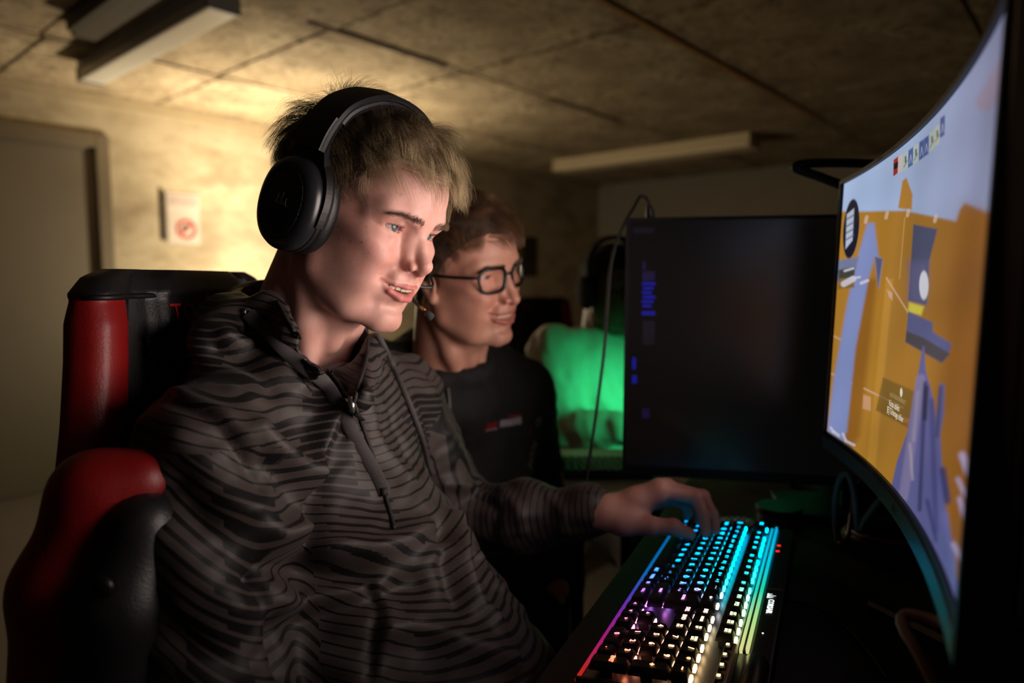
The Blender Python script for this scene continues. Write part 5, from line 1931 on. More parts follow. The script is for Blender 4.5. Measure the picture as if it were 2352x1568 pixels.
wn2 = t.n('ShaderNodeTexWhiteNoise', noise_dimensions='2D'); t.l(cb.outputs[0], wn2.inputs['Vector'])
duty = t.ramp(wn2.outputs[0], [(0, .80), (.42, .30), (.72, .62)], 'CONSTANT')
on = t.math('LESS_THAN', fr_, duty)
co = t.coord()
kn = t.n('ShaderNodeTexWave'); kn.inputs['Scale'].default_value = 420; kn.inputs['Distortion'].default_value = 1.0; t.l(co, kn.inputs['Vector'])
n_ = t.noise(co, 60, 3)
lightc = t.mix(n_, srgb(58, 51, 49), srgb(72, 64, 61)); darkc = t.mix(n_, srgb(13, 12, 12), srgb(19, 17, 17))
t.set(Base_Color=t.mix(on, darkc, lightc), Roughness=.55, Specular_IOR_Level=.32, Sheen_Weight=.04, Sheen_Roughness=.4)
t.bump(t.math('ADD', kn.outputs['Fac'], t.math('MULTIPLY', n_, 2.0)), .08, .001)
M_HOOD = t.m
hood = attach(link('hoodie', me, None, M_HOOD), boy)
bvh2 = BVHTree.FromPolygons([tuple(q) for q in hv3], [tuple(q) for q in hq2.tolist()])


def sub(mb, name, m, smooth=True, auto=None):
    o_ = mb.build(name, m, None, smooth, auto)
    o_.parent = hood; o_.matrix_parent_inverse = boy.matrix_basis.inverted() if False else Matrix.Identity(4)
    return o_


hood.matrix_parent_inverse = Matrix.Identity(4)
hood.location = (0, 0, 0)
hood.matrix_parent_inverse = boy.matrix_basis.inverted()
M_CORD = mat('flat_cord', srgb(66, 62, 62), .8, var=.25, scale=400, bump=.3, bscale=900)
M_ZIP = mat('zip_tape', srgb(30, 28, 28), .7)
M_ZIPM = mat('zip_metal', srgb(150, 146, 140), .3, .9)


def ribbon(pl, half, thick, name, m):
    """flat band lying on the cloth along a picture polyline"""
    L = polyline(pl, .004, 40, bvh2)
    for _ in range(5): L[1:-1] = L[1:-1] * .5 + (L[:-2] + L[2:]) * .25
    L = spline(L, 60)
    v = []; f = []
    for i, p_ in enumerate(L):
        tg = unit(L[min(i + 1, 59)] - L[max(i - 1, 0)])
        nn = unit(CAM - p_); sd_ = unit(np.cross(tg, nn)); nn = np.cross(sd_, tg)
        v += [p_ - sd_ * half, p_ - sd_ * half * .8 + nn * thick, p_ + sd_ * half * .8 + nn * thick, p_ + sd_ * half]
    for i in range(59):
        for j in range(3): f.append((i * 4 + j, i * 4 + j + 1, i * 4 + j + 5, i * 4 + j + 4))
    return sub(MB().add(v, f), name, m, True)


ribbon([(574, 720), (610, 752), (660, 800), (720, 860), (770, 920), (800, 985), (840, 1060), (880, 1132)], .0074, .0015, 'drawstring', M_CORD)
ribbon([(866, 775), (900, 850), (935, 930), (965, 1010), (990, 1085)], .0034, .0016, 'drawstring', M_CORD)
q = on_cloth(880, 1140, .003, bvh2)
if q is not None:
    sub(MB().tube([on_cloth(876, 1122, .004, bvh2), q], .0042, 10), 'cord_end', M_ZIP)
for a, b in ((572, 717),):
    c_ = on_cloth(a, b, .003, bvh2)
    n_v = unit(CAM - c_); M = Vector(n_v).to_track_quat('Z', 'Y').to_matrix().to_4x4(); M.translation = Vector(c_)
    pr = [(.0030 + .0017 * math.cos(w), .0017 * math.sin(w)) for w in np.linspace(0, 2 * math.pi, 9)]
    sub(MB().lathe(pr, 20, M, cap=False), 'eyelet', M_ZIPM)
    sub(MB().lathe([(.0001, 0.0005), (.0028, .0005)], 16, M, cap=False), 'eyelet_hole', M_ZIP)
# zip along the collar edge and down the front
zl = polyline([(637, 695), (668, 748), (700, 795), (740, 838), (780, 885), (812, 925)], .002, 40, bvh2)
sub(MB().tube(spline(zl, 60), .0022, 8), 'zip_tape', M_ZIP)
zr = polyline([(846, 782), (840, 830), (828, 880), (814, 925)], .002, 30, bvh2)
sub(MB().tube(spline(zr, 40), .0022, 8), 'zip_tape', M_ZIP)
zd = polyline([(814, 925), (835, 990), (860, 1060), (885, 1140), (905, 1215)], .001, 40, bvh2)
sub(MB().tube(spline(zd, 60), .0022, 8), 'zip_front', M_ZIP)
p1, p2, p3 = on_cloth(811, 918, .004, bvh2), on_cloth(814, 938, .006, bvh2), on_cloth(824, 965, .006, bvh2)
sub(MB().tube([p1, (p1 + p2) / 2, p2], [.0032, .0040, .0026], 10), 'zip_slider', M_ZIPM)
sub(MB().tube([p2, (p2 + p3) / 2, p3], [.0020, .0034, .0034], 8, flat=.5), 'zip_puller', mat('puller_rubber', srgb(18, 18, 18), .6))
# T-shirt under the hoodie
TS = Field(np.arange(-.36, -.08, .004), np.arange(.66, .95, .004), np.arange(.93, 1.13, .004))
TS.cone(BT((0, -46, -200)), nb + np.array([.01, -.005, -.07]), .066, .085, .02)
TS.ell(P(765, 925, .80), (.05, .05, .05), .03)
TS.cone(BT((0, -30, -100)), BT((0, -41, -212)), .070, .066, .008, 'sub')
tv_, tq_ = TS.mesh()
attach(link('t_shirt', fast_mesh('t_shirt', relax(tv_, tq_, 2), tq_), None, mat('tshirt_grey', srgb(74, 62, 62), .8, var=.2, scale=160, bump=.1)), boy)
# trousers on the seat (below the picture)
TR = Field(np.arange(-.50, .32, .009), np.arange(.30, 1.15, .009), np.arange(.0, .66, .009))
hipc = np.array([-.27, .79, .565])
for s_ in (1, -1):
    a = hipc + rtv * .085 * s_; b = a + fwv * .40 + rtv * .06 * s_ - np.array([0, 0, .045]); c_ = b - fwv * .02 + np.array([0, 0, -.44])
    TR.chain([a, b, c_], [.088, .066, .055], .03)
TR.ell(hipc, (.17, .13, .09), .03, RB)
tv_, tq_ = TR.mesh()
attach(link('trousers', fast_mesh('trousers', relax(tv_, tq_, 2), tq_), None, mat('trouser_dark', srgb(36, 36, 40), .85, var=.2, scale=120)), boy)
for s_ in (1, -1):
    a = hipc + rtv * .085 * s_ + fwv * .38 + rtv * .06 * s_; a[2] = 0
    SH = Field(np.arange(a[0] - .2, a[0] + .25, .006), np.arange(a[1] - .25, a[1] + .2, .006), np.arange(-.004, .14, .006))
    SH.chain([a + np.array([0, 0, .045]), a + fwv * .14 + np.array([0, 0, .036])], [.042, .036], .02)
    SH.F = np.maximum(SH.F, -(SH.ax[2] - .001)[None, None, :].astype(np.float32))
    tv_, tq_ = SH.mesh()
    attach(link('shoe', fast_mesh('shoe', tv_, tq_), None, mat('shoe_dark', srgb(40, 40, 42), .7)), boy)

# ================================================================== gaming chair
ch_c = np.array([-.242, .835, 0.0])
cf = unit(np.array([.9987, -.05, 0])); cr = np.array([cf[1], -cf[0], 0])      # forward, right (towards the camera)
gc = empty('gaming_chair', ch_c, 'black and red gaming chair with a padded high back behind the young player', 'chair')
M_LEA = mat('chair_leatherette_black', srgb(26, 25, 26), .42, var=.15, scale=60, bump=.2, bscale=420)
M_RED_L = mat('chair_leatherette_red', srgb(128, 12, 12), .45, var=.12, scale=60, bump=.2, bscale=420)
M_FAB = mat('chair_perforated', srgb(40, 40, 42), .7, var=.3, scale=700, bump=.5, bscale=700)
M_PIPE = mat('chair_piping', srgb(14, 14, 14), .5)
M_STEEL = mat('chair_steel', srgb(40, 40, 42), .4, .7)


def cpt(f_, r_, z):
    return ch_c + cf * f_ + cr * r_ + np.array([0, 0, z])


def blob(name, adds, m, step=.0065, it=2, subs=()):
    """soft upholstered piece from a distance field; adds = list of (a, b, ra, rb, k[, flat])"""
    pts_ = np.array([q for a_ in adds for q in a_[:2]]); rm = max(max(a_[2], a_[3]) for a_ in adds) + .03
    lo, hi = pts_.min(0) - rm, pts_.max(0) + rm
    Fd = Field(*[np.arange(lo[i], hi[i], step) for i in range(3)])
    for a_ in adds: Fd.cone(a_[0], a_[1], a_[2], a_[3], a_[4], 'add', a_[5] if len(a_) > 5 else None)
    for a_ in subs: Fd.cone(a_[0], a_[1], a_[2], a_[3], a_[4], 'sub')
    v, q = Fd.mesh(); v = relax(v, q, it, .5)
    return attach(link(name, fast_mesh(name, v, q), None, m), gc)


def path_at(px, py, d): return P(px, py, d)


# backrest: one swept shield shape, split into its upholstery pieces
def back_r(z):
    return np.interp(z, [.46, .60, .76, .88, .96, 1.03, 1.09, 1.13, 1.155, 1.172, 1.18], [.225, .245, .255, .256, .243, .222, .209, .203, .196, .178, .15])


def back_f(z):
    return np.interp(z, [.46, .60, .80, 1.00, 1.18], [-.105, -.118, -.132, -.142, -.148])


PROF = np.array([(0, .014), (.20, .013), (.40, .010), (.56, .002), (.66, -.006), (.70, -.004), (.74, .007), (.80, .012), (.87, .014), (.94, .012), (.985, .002), (1.0, -.014), (.985, -.026), (.93, -.034), (.80, -.038), (.4, -.040), (0, -.042)])
nt_ = 80
tt_ = np.linspace(0, len(PROF) - 1, nt_)
half = np.stack([np.interp(tt_, np.arange(len(PROF)), PROF[:, i]) for i in (0, 1)], 1)
half = np.concatenate([half[:, None]], 1)[:, 0]
for _ in range(3):
    half[1:-1] = half[1:-1] * .5 + (half[:-2] + half[2:]) * .25
ring = np.concatenate([half, (half * np.array([-1, 1]))[::-1][1:-1]])
zz = np.concatenate([np.linspace(.46, 1.10, 70), np.linspace(1.105, 1.18, 26)])
nrg = len(ring)
vb = np.zeros((len(zz), nrg, 3)); uz = np.zeros((len(zz), nrg, 2))
for i, z in enumerate(zz):
    thin = np.clip((1.186 - z) / .06, .05, 1) ** .5
    for j, (u, f_) in enumerate(ring):
        front = f_ > -.02
        padz = sstep(.97, 1.02, z) * (1 - sstep(.46, .54, abs(u))) * .012 if front else 0
        cap_ = sstep(1.148, 1.156, z) * .004
        vb[i, j] = cpt(back_f(z) + (f_ + .012) * thin - .012 + padz + cap_ * (1 if front else -1), u * back_r(z), z); uz[i, j] = (u if front or abs(u) > .9 else 2 * np.sign(u + 1e-9), z)
vid_ = np.arange(len(zz) * nrg).reshape(len(zz), nrg)
F4 = np.stack([vid_[:-1], np.roll(vid_, -1, 1)[:-1], np.roll(vid_, -1, 1)[1:], vid_[1:]], -1).reshape(-1, 4)
fu = np.abs(uz.reshape(-1, 2)[F4][:, :, 0]).mean(1); fz = uz.reshape(-1, 2)[F4][:, :, 1].mean(1)
seam_u = np.interp(fz, [.95, 1.0, 1.06, 1.11], [.30, .44, .52, .60])
cls = np.where(fz > 1.152, 0, np.where(fu > 1.5, 0, np.where(fu > .695, 1, np.where((fz > .985) & (fu < seam_u), 0, 2))))
VB = vb.reshape(-1, 3)


def piece_of(name, sel, m):
    q_ = F4[sel]; us_ = np.unique(q_); mp2 = np.full(len(VB), -1); mp2[us_] = np.arange(len(us_))
    return attach(link(name, fast_mesh(name, VB[us_], mp2[q_]), None, m), gc)


sgnf = np.sign((VB[F4].mean(1) - ch_c) @ cr)
top_pad = piece_of('top_pad', cls == 0, M_LEA)
piece_of('backrest_panel', cls == 2, M_FAB)
for s_ in (1, -1):
    piece_of('side_bolster', (cls == 1) & (sgnf == s_), M_RED_L)
    pp_ = [cpt(back_f(z) - .006, s_ * back_r(z) * .685, z) for z in np.linspace(.60, 1.15, 40)]
    part(MB().tube(pp_, .0045, 8), 'piping', M_PIPE, gc, True)
part(MB().tube([cpt(back_f(1.152) + np.interp(abs(u_), PROF[:12, 0], PROF[:12, 1]) * .7 + .002, u_ * back_r(1.152), 1.152) for u_ in np.linspace(-1, 1, 80)], .0028, 6), 'piping', M_PIPE, gc, True)
# stitched seam beside the padded head section and its red lettering
for s_ in (1, -1):
    sm = [cpt(back_f(z) + np.interp(np.interp(z, [.985, 1.0, 1.06, 1.11], [.38, .44, .52, .58]), PROF[:6, 0], PROF[:6, 1]) + .006, s_ * np.interp(z, [.985, 1.0, 1.06, 1.11], [.38, .44, .52, .58]) * back_r(z), z) for z in np.linspace(.985, 1.11, 16)]
    part(MB().tube(sm, .0032, 6), 'seam', M_PIPE, gc, True)
bpy.context.view_layer.update()


def tree_of(objs):
    V_ = []; F_ = []
    for o_ in objs:
        n0 = len(V_); V_ += [tuple(o_.matrix_world @ q.co) for q in o_.data.vertices]; F_ += [tuple(i + n0 for i in p_.vertices) for p_ in o_.data.polygons]
    return BVHTree.FromPolygons(V_, F_)


def decal(txt, px, py, right_px, tree, parent, m, size, name='lettering', align='LEFT', mesh=None, off=.0012, scale_x=1.0):
    """lettering laid on a surface; right_px = picture point its baseline runs towards"""
    o0 = on_cloth(px, py, off, tree); o1 = on_cloth(right_px[0], right_px[1], off, tree)
    if o0 is None or o1 is None: return None
    xv = unit(o1 - o0)
    h = tree.ray_cast(Vector(CAM), Vector(unit(ray(px, py))))
    nn = np.array(h[1]); nn = nn if nn @ (CAM - o0) > 0 else -nn
    nn = unit(nn - xv * (nn @ xv)); yv = np.cross(nn, xv)
    tm_ = mesh or text_mesh(txt, size, .0002, align)
    vv = np.array([q.co[:] for q in tm_.vertices])
    W_ = []
    for a in vv:
        p_ = o0 + xv * a[0] * scale_x + yv * a[1]
        hh_ = tree.ray_cast(Vector(p_ + nn * .03), Vector(-nn), .08)
        base = np.array(hh_[0]) + np.array(nn) * off if hh_[0] is not None else p_
        W_.append(base + nn * max(0, a[2]))
    return attach(link(name, pyd(name, W_, [p_.vertices[:] for p_ in tm_.polygons], False), None, m), parent)


M_REDT = mat('red_stitch', srgb(190, 30, 30), .6)
pad_tree = tree_of([o_ for o_ in gc.children if o_.name.startswith('top_pad')])
decal('TO', 392, 722, (470, 718), pad_tree, gc, M_REDT, .030)
peak = MB().prism([(-.006, 0), (0, .010), (.006, 0), (0, .003)], 0, .0004)
decal('', 476, 692, (500, 691), pad_tree, gc, M_REDT, .02, 'emblem', mesh=pyd('emblem', peak.v, peak.f, False))
# lower wings that hug the sitter
for s_ in (1, -1):
    # outer red face and black inner face, rising to a rounded shoulder
    top_ = []
    red = [cpt(-.066, s_ * .262, .996), cpt(-.098, s_ * .272, .988), cpt(-.122, s_ * .285, .91), cpt(-.132, s_ * .290, .75), cpt(-.11, s_ * .285, .50)]
    blob('wing_cover', [(red[i], red[i + 1], r0_, r1_, .02) for i, (r0_, r1_) in enumerate(((.028, .034), (.034, .038), (.038, .042), (.042, .045)))], M_RED_L)
    blk = [cpt(-.054, s_ * .282, .964), cpt(-.066, s_ * .300, .90), cpt(-.076, s_ * .312, .75), cpt(-.06, s_ * .305, .50)]
    blob('wing_pad', [(blk[i], blk[i + 1], r0_, r1_, .02) for i, (r0_, r1_) in enumerate(((.030, .036), (.036, .042), (.042, .048)))], M_LEA)
    part(MB().lathe([(.0001, 0), (.008, 0), (.009, .003), (.006, .006), (.0001, .007)], 16, Matrix.Translation(cpt(-.055, s_ * .332, .935)) @ (Vector(cr * s_).to_track_quat('Z', 'Y').to_matrix().to_4x4())), 'button', M_STEEL, gc, True)
# seat, column and star base
se = []
blob('seat', [(cpt(.42, r_, .455), cpt(-.02, r_, .44), .055, .05, .03) for r_ in (-.16, -.08, 0, .08, .16)], M_LEA, .010)
for s_ in (1, -1):
    blob('seat_bolster', [(cpt(.40, s_ * .235, .475), cpt(.0, s_ * .24, .475), .05, .05, .02)], M_RED_L, .010)
part(MB().box(*[np.array(q) for q in ((-.14, -.12, .345), (.14, .12, .385))], Matrix.Translation(cpt(.18, 0, 0)) @ Matrix(((cf[0], cr[0], 0, 0), (cf[1], cr[1], 0, 0), (0, 0, 1, 0), (0, 0, 0, 1))), bev=.008), 'mechanism', M_STEEL, gc)
c0 = cpt(.18, 0, 0)
part(MB().tube([c0 + np.array([0, 0, .09]), c0 + np.array([0, 0, .22]), c0 + np.array([0, 0, .36])], [.03, .028, .02], 16), 'gas_column', M_STEEL, gc, True, .5)
for k in range(5):
    w = 2 * math.pi * k / 5 + .3
    e_ = c0 + np.array([.29 * math.cos(w), .29 * math.sin(w), .075])
    part(MB().tube([c0 + np.array([0, 0, .10]), e_], [.03, .018], 10), 'base_arm', M_STEEL, gc, True, .5)
    part(MB().lathe([(.010, -.022), (.028, -.020), (.030, 0), (.028, .020), (.010, .022)], 20, Matrix.Translation((e_[0], e_[1], .030)) @ Matrix.Rotation(w, 4, 'Z') @ Matrix.Rotation(math.pi / 2, 4, 'X')), 'caster', M_PIPE, gc, True, .5)

def body_mesh(parts_, mat_, parent):
    """one body mesh from (verts, quads, pigment) pieces that meet under the clothes"""
    V_ = np.concatenate([p_[0] for p_ in parts_]); off = np.cumsum([0] + [len(p_[0]) for p_ in parts_[:-1]])
    Q_ = np.concatenate([p_[1] + o_ for p_, o_ in zip(parts_, off)])
    me_ = fast_mesh('body', V_, Q_)
    set_attr(me_, 'pigment', np.concatenate([p_[2] for p_ in parts_])); set_attr(me_, 'blemish', np.zeros(len(V_)))
    return attach(link('body', me_, None, mat_), parent)


# ================================================================== man with glasses
man = empty('person', (-.06, 1.32, .45), 'smiling man in glasses and a black zip jacket leaning in beside the young player', 'person')
MT = pose((0, 0, 0), -125.0, -7.0, 10.0, 1.0)
MT = pose(P(1122, 637, 1.075) - MT((32, 80, 0)), -125.0, -7.0, 10.0, 1.0)
MF, mv, mq = head_mesh('man', fine=1.6)
mn_ = vnormals(mv, mq)
M_SKIN2 = skin_mat('skin_man', srgb(192, 142, 122), srgb(160, 90, 82), srgb(180, 104, 90), .3, 0)


def teeth2(T, parent, z_top, arc_y, h):
    return teeth_mesh(T, parent, 28, z_top, arc_y, h=h)


teeth2(MT, man, -64.6, 94.0, 8.0)
eyeballs(MT, man, P(2060, 640, .70), eye_material(srgb(96, 92, 78), 'iris_hazel'))
tri2 = np.concatenate([mq[:, [0, 1, 2]], mq[:, [0, 2, 3]]])
TABM = [(0, 54), (20, 56), (34, 50), (48, 36), (60, 20), (70, 6), (78, -14), (84, -8), (96, -12), (108, -36), (125, -62), (180, -82)]
SKC, SKR = np.array([0, -8., 36.]), np.array([76., 100., 83.])
RM_ = roots_on(mv, tri2, lambda v: hair_mask(v, TABM), 9000, 31)
topm = sstep(30, 85, RM_[:, 2])
lnm = (13 + 24 * topm) * np.random.default_rng(6).uniform(.7, 1.2, len(RM_))


def fwdM(p):
    o_ = np.zeros_like(p); o_[:, 1] = .4; o_[:, 2] = -.45 * (1 - sstep(10, 70, p[:, 2])) + .3 * sstep(40, 90, p[:, 2]); return o_


dm, gm = grow(RM_, np.array([0, -60., 100.]), lnm, .70 + 1.5 * topm, fwdM, 41, seg=5, droop=.05, wild=.45)
strands('hair', RM_, dm, lnm, MT, man, hair_mat('hair_brown', srgb(70, 50, 36), srgb(118, 84, 58), srgb(164, 122, 86)), 5, .22, .08, push=keep_out, clump=(gm, .6), seed=42)
cvm = hair_mask(mv, TABM); kf = (cvm[mq] > 10).all(1); cq = mq[kf]; us = np.unique(cq); mp_ = np.full(len(mv), -1); mp_[us] = np.arange(len(us))
tn = NT('hair_undergrowth_brown'); nz_ = tn.noise(tn.coord(), 320, 5); tn.set(Base_Color=tn.mix(nz_, srgb(44, 32, 24), srgb(78, 58, 40)), Roughness=.8)
attach(link('hair_undergrowth', fast_mesh('hair_undergrowth', MT(mv[us] + mn_[us] * 1.8), mp_[cq]), None, tn.m), man)
rg = np.random.default_rng(51); NB = 700
bt_ = rg.random(NB); sgn = np.where(rg.random(NB) < .5, 1, -1)
bx = np.interp(bt_, [0, .5, 1], [10, 32, 52]); bz = np.interp(bt_, [0, .4, .8, 1], [13, 17, 17, 13]) + rg.normal(0, 2.0, NB)
BFsave = BF; BF = MF
BRm = on_face(sgn * bx, bz); BF = BFsave
bd_ = np.stack([sgn * np.interp(bt_, [0, 1], [.5, 1]), .5 + 0 * bt_, np.interp(bt_, [0, .4, 1], [.6, .2, -.4])], 1); bd_ /= np.linalg.norm(bd_, axis=1, keepdims=True)
M_BROW2 = hair_mat('brow_man', srgb(54, 40, 30), srgb(80, 60, 46), srgb(100, 78, 60))
for sg_ in (1, -1):
    k_ = sgn == sg_
    strands('eyebrow', BRm[k_], bd_[k_], np.full(k_.sum(), 7.0), MT, man, M_BROW2, 3, .22, .08, seed=52)

# glasses
gs = empty('glasses', MT((0, 96, 0)), 'black-framed rectangular glasses worn by the smiling man', 'glasses')
M_GF = mat('glasses_black', srgb(12, 12, 13), .3, var=.1)
tn = NT('lens_glass'); nn_ = tn.noise(tn.coord(), 8); tn.set(Base_Color=tn.mix(nn_, (.96, .97, 1, 1), (1, 1, 1, 1)), Roughness=.02, Transmission_Weight=1.0, IOR=1.02, Specular_IOR_Level=.6)


def rim(sx):
    out = []
    for w in np.linspace(0, 2 * math.pi, 41)[:-1]:
        c, s_ = math.cos(w), math.sin(w)
        x = 25 * abs(c) ** .62 * np.sign(c); z = 19 * abs(s_) ** .62 * np.sign(s_)
        if z < 0: x *= .93
        xx = 33.5 + x
        out.append((sx * xx, 97 - .0045 * xx ** 2, z - 4))
    return np.array(out)


for sx in (1, -1):
    r_ = rim(sx); pts_ = MT(np.vstack([r_, r_[:1], r_[1:2]]))
    part(MB().tube(pts_, .0026, 8, cap=False), 'rim', M_GF, gs, True)
    cc_ = MT(r_.mean(0)[None])[0]
    lv_ = np.vstack([cc_, MT(r_)]); part(MB().add(lv_, [(0, 1 + i, 1 + (i + 1) % 40) for i in range(40)]), 'lens', tn.m, gs, True)
    tp_ = spline(MT(np.array([(sx * 57, 84, 4), (sx * 68, 72, 4), (sx * 76, 40, 3), (sx * 80, 0, 1), (sx * 80, -14, -8)])), 30)
    part(MB().tube(tp_, .0024, 8, flat=1.0), 'temple_arm', M_GF, gs, True)
part(MB().tube(spline(MT(np.array([(9.5, 97, 2), (4, 100, 4), (-4, 100, 4), (-9.5, 97, 2)])), 12), .0021, 8), 'bridge', M_GF, gs, True)

# jacket
jf = unit(np.array([.62, -.78, 0])); jr = np.array([jf[1], -jf[0], 0]); RJ = np.stack([jr, jf, upz], 1)
JB = Field(np.arange(-.44, .30, .007), np.arange(1.06, 1.62, .007), np.arange(.55, 1.17, .007))
jn = MT((0, -50, -205))
jc = np.array([-.122, 1.325, .86])
jsR = jc + jr * .185 + np.array([0, 0, .135]); jsL = jc - jr * .180 + np.array([0, 0, .070])
JB.ell(jc, (.19, .125, .24), .05, RJ)
JB.ell(jc - np.array([0, 0, .2]) + jf * .02, (.18, .14, .2), .05, RJ)
JB.cone(jn - np.array([.0, -.03, .05]), jsR, .075, .068, .05); JB.cone(jn - np.array([.0, -.03, .05]), jsL, .075, .068, .05)
jeL = jsL + np.array([.045, .02, -.25]); JB.chain([jsL, jeL], [.068, .060], .03)
JB.chain([jeL, jeL + np.array([.02, -.10, -.11])], [.058, .048], .02)
jeR = jsR + np.array([-.04, -.02, -.25]); JB.chain([jsR, jeR], [.068, .060], .03)
col_ = [jn + np.array([.075 * math.cos(w), .075 * math.sin(w), .018 + .012 * math.sin(w)]) for w in np.linspace(0, 2 * math.pi, 13)]
JB.chain(col_, [.018] * 13, .014)
JB.ell(jn - np.array([0, 0, .045]), (.085, .085, .055), .03)
JB.cone(MT((0, -35, -80)), MT((0, -46, -188)), .063, .060, .010, 'sub')
jv, jq = JB.mesh(); jv = relax(jv, jq, 3, .5); jn_ = vnormals(jv, jq)
jv = jv + jn_ * (.003 * vnoise(jv, 40, 61) + .0015 * vnoise(jv, 90, 62))[:, None]
jk = attach(link('jacket', fast_mesh('jacket', jv, jq), None, mat('jacket_black', srgb(17, 16, 17), .85, var=.2, scale=120, bump=.1)), man)
jt = BVHTree.FromPolygons([tuple(q) for q in jv], [tuple(q) for q in jq.tolist()])


def jsub(mb, name, m):
    o_ = mb.build(name, m, None, True); o_.parent = jk; o_.matrix_parent_inverse = Matrix.Identity(4); return o_


zl = polyline([(1028, 890), (1032, 940), (1030, 1000), (1026, 1060), (1030, 1120)], .002, 30, jt)
if len(zl) > 3: jsub(MB().tube(spline(zl, 40), .0026, 8), 'zip', mat('jacket_zip', srgb(96, 90, 84), .5))
M_LW = mat('logo_print_white', srgb(132, 128, 132), .7, var=.25, scale=80)
M_LR = mat('logo_print_red', srgb(120, 14, 20), .7)


def plate(px0, py0, px1, py1, hgt, name, m):
    mb = MB().box((0, -hgt / 2, 0), (1, hgt / 2, .0006))
    a = on_cloth(px0, py0, .001, jt); b = on_cloth(px1, py1, .001, jt)
    if a is None or b is None: return
    L_ = np.linalg.norm(b - a); n_s = 10
    vv = []; ff = []
    for i in range(n_s + 1):
        for s_ in (-1, 1): vv.append((L_ * i / n_s, s_ * hgt / 2, .0003))
    for i in range(n_s): ff.append((2 * i, 2 * i + 2, 2 * i + 3, 2 * i + 1))
    decal('', px0, py0, (px1, py1), jt, man, m, .01, name, mesh=pyd(name, vv, ff, False), off=.0015)


plate(1116, 978, 1138, 975, .015, 'chest_logo', M_LR)
plate(1115, 987, 1140, 984, .004, 'chest_logo', M_LW)
plate(1147, 973, 1196, 965, .013, 'chest_logo', M_LW)
plate(1166, 956, 1194, 954, .004, 'chest_logo', M_LR)
decal('ID', 1236, 957, (1233, 990), jt, man, M_LW, .022, 'sleeve_lettering')
decal('TECH', 1231, 1010, (1214, 1080), jt, man, M_LW, .026, 'sleeve_lettering')
plate(1218, 978, 1214, 998, .006, 'sleeve_mark', M_LR)
rp = polyline([(938, 862), (952, 872), (964, 880)], .002, 12, jt)
if len(rp) > 3: jsub(MB().tube(rp, .006, 8), 'red_tab', M_LR)
JL = Field(np.arange(-.40, .36, .011), np.arange(.95, 1.62, .011), np.arange(-.01, .72, .011))
for s_ in (1, -1):
    a = np.array([jc[0], jc[1], .56]) + jr * .09 * s_; b = a + jf * .10 + jr * .10 * s_ + np.array([0, .12, -.06]); c_ = b + np.array([0, .02, -.46])
    JL.chain([a, b, c_], [.085, .07, .055], .03)
tv_, tq_ = JL.mesh(); attach(link('trousers', fast_mesh('trousers', relax(tv_, tq_, 1), tq_), None, mat('trouser_black', srgb(24, 24, 26), .85)), man)
JH = Field(np.arange(-.1, .2, .003), np.arange(1.1, 1.5, .003), np.arange(.55, .80, .003))
hw = jeL + np.array([.02, -.10, -.11])
JH.cone(hw, hw + np.array([.01, -.05, -.03]), .026, .024, .01)
JH.ell(hw + np.array([.012, -.085, -.045]), (.022, .04, .028), .01)
for k in range(4):
    JH.chain([hw + np.array([-.006 + .013 * k, -.11, -.045]), hw + np.array([-.006 + .013 * k, -.14, -.06 ]), hw + np.array([-.006 + .012 * k, -.15, -.085])], [.0088, .008, .007], .003)
JH.chain([hw + np.array([-.01, -.07, -.04]), hw + np.array([-.03, -.10, -.05]), hw + np.array([-.032, -.12, -.062])], [.011, .009, .008], .004)
tv_, tq_ = JH.mesh()
LK = Field(np.arange(-.35, .20, .011), np.arange(1.02, 1.56, .011), np.arange(.60, 1.12, .011))
LK.chain([MT((0, -50, -210)), jsL, jeL, hw], [.045, .042, .036, .025], .02)
kv, kq = LK.mesh()
body_mesh([(MT(mv), mq, skin_attr('man', mv, mn_)), (kv, kq, np.zeros((len(kv), 3))), (relax(tv_, tq_, 1), tq_, np.tile([0, .3, 0], (len(tv_), 1)))], M_SKIN2, man)

# ================================================================== person further back
far = empty('person', (.27, 2.02, .45), 'person in a white jumper lit green, half hidden by the dark monitor', 'person')
FT = pose((.286, 1.97, 1.150), -148.0, -4.0, 2.0, 1.0)
FF, fv, fqd = head_mesh('far', fine=2.6, coarse=4.0)
M_SKIN3 = skin_mat('skin_far', srgb(122, 84, 66), srgb(100, 58, 50), srgb(116, 68, 54), .3, 0)
eyeballs(FT, far, (.7, 1.4, 1.1), eye_material(srgb(60, 48, 36), 'iris_dark'))
tri3 = np.concatenate([fqd[:, [0, 1, 2]], fqd[:, [0, 2, 3]]])
RF_ = roots_on(fv, tri3, lambda v: hair_mask(v, TABM), 2600, 71)
lnf = (12 + 14 * sstep(30, 85, RF_[:, 2])) * np.random.default_rng(8).uniform(.7, 1.2, len(RF_))
df_, gf_ = grow(RF_, np.array([0, -60., 100.]), lnf, .4 + 0 * lnf, fwdM, 72, seg=4, droop=.2)
strands('hair', RF_, df_, lnf, FT, far, hair_mat('hair_black', srgb(18, 14, 12), srgb(30, 24, 20), srgb(46, 36, 28)), 4, .4, .2, push=keep_out, seed=73)
cvm = hair_mask(fv, TABM); kf = (cvm[fqd] > 2).all(1); cq = fqd[kf]; us = np.unique(cq); mp_ = np.full(len(fv), -1); mp_[us] = np.arange(len(us))
fn_ = vnormals(fv, fqd)
attach(link('hair_undergrowth', fast_mesh('hair_undergrowth', FT(fv[us] + fn_[us] * 3), mp_[cq]), None, mat('hair_under_black', srgb(20, 16, 14), .8)), far)
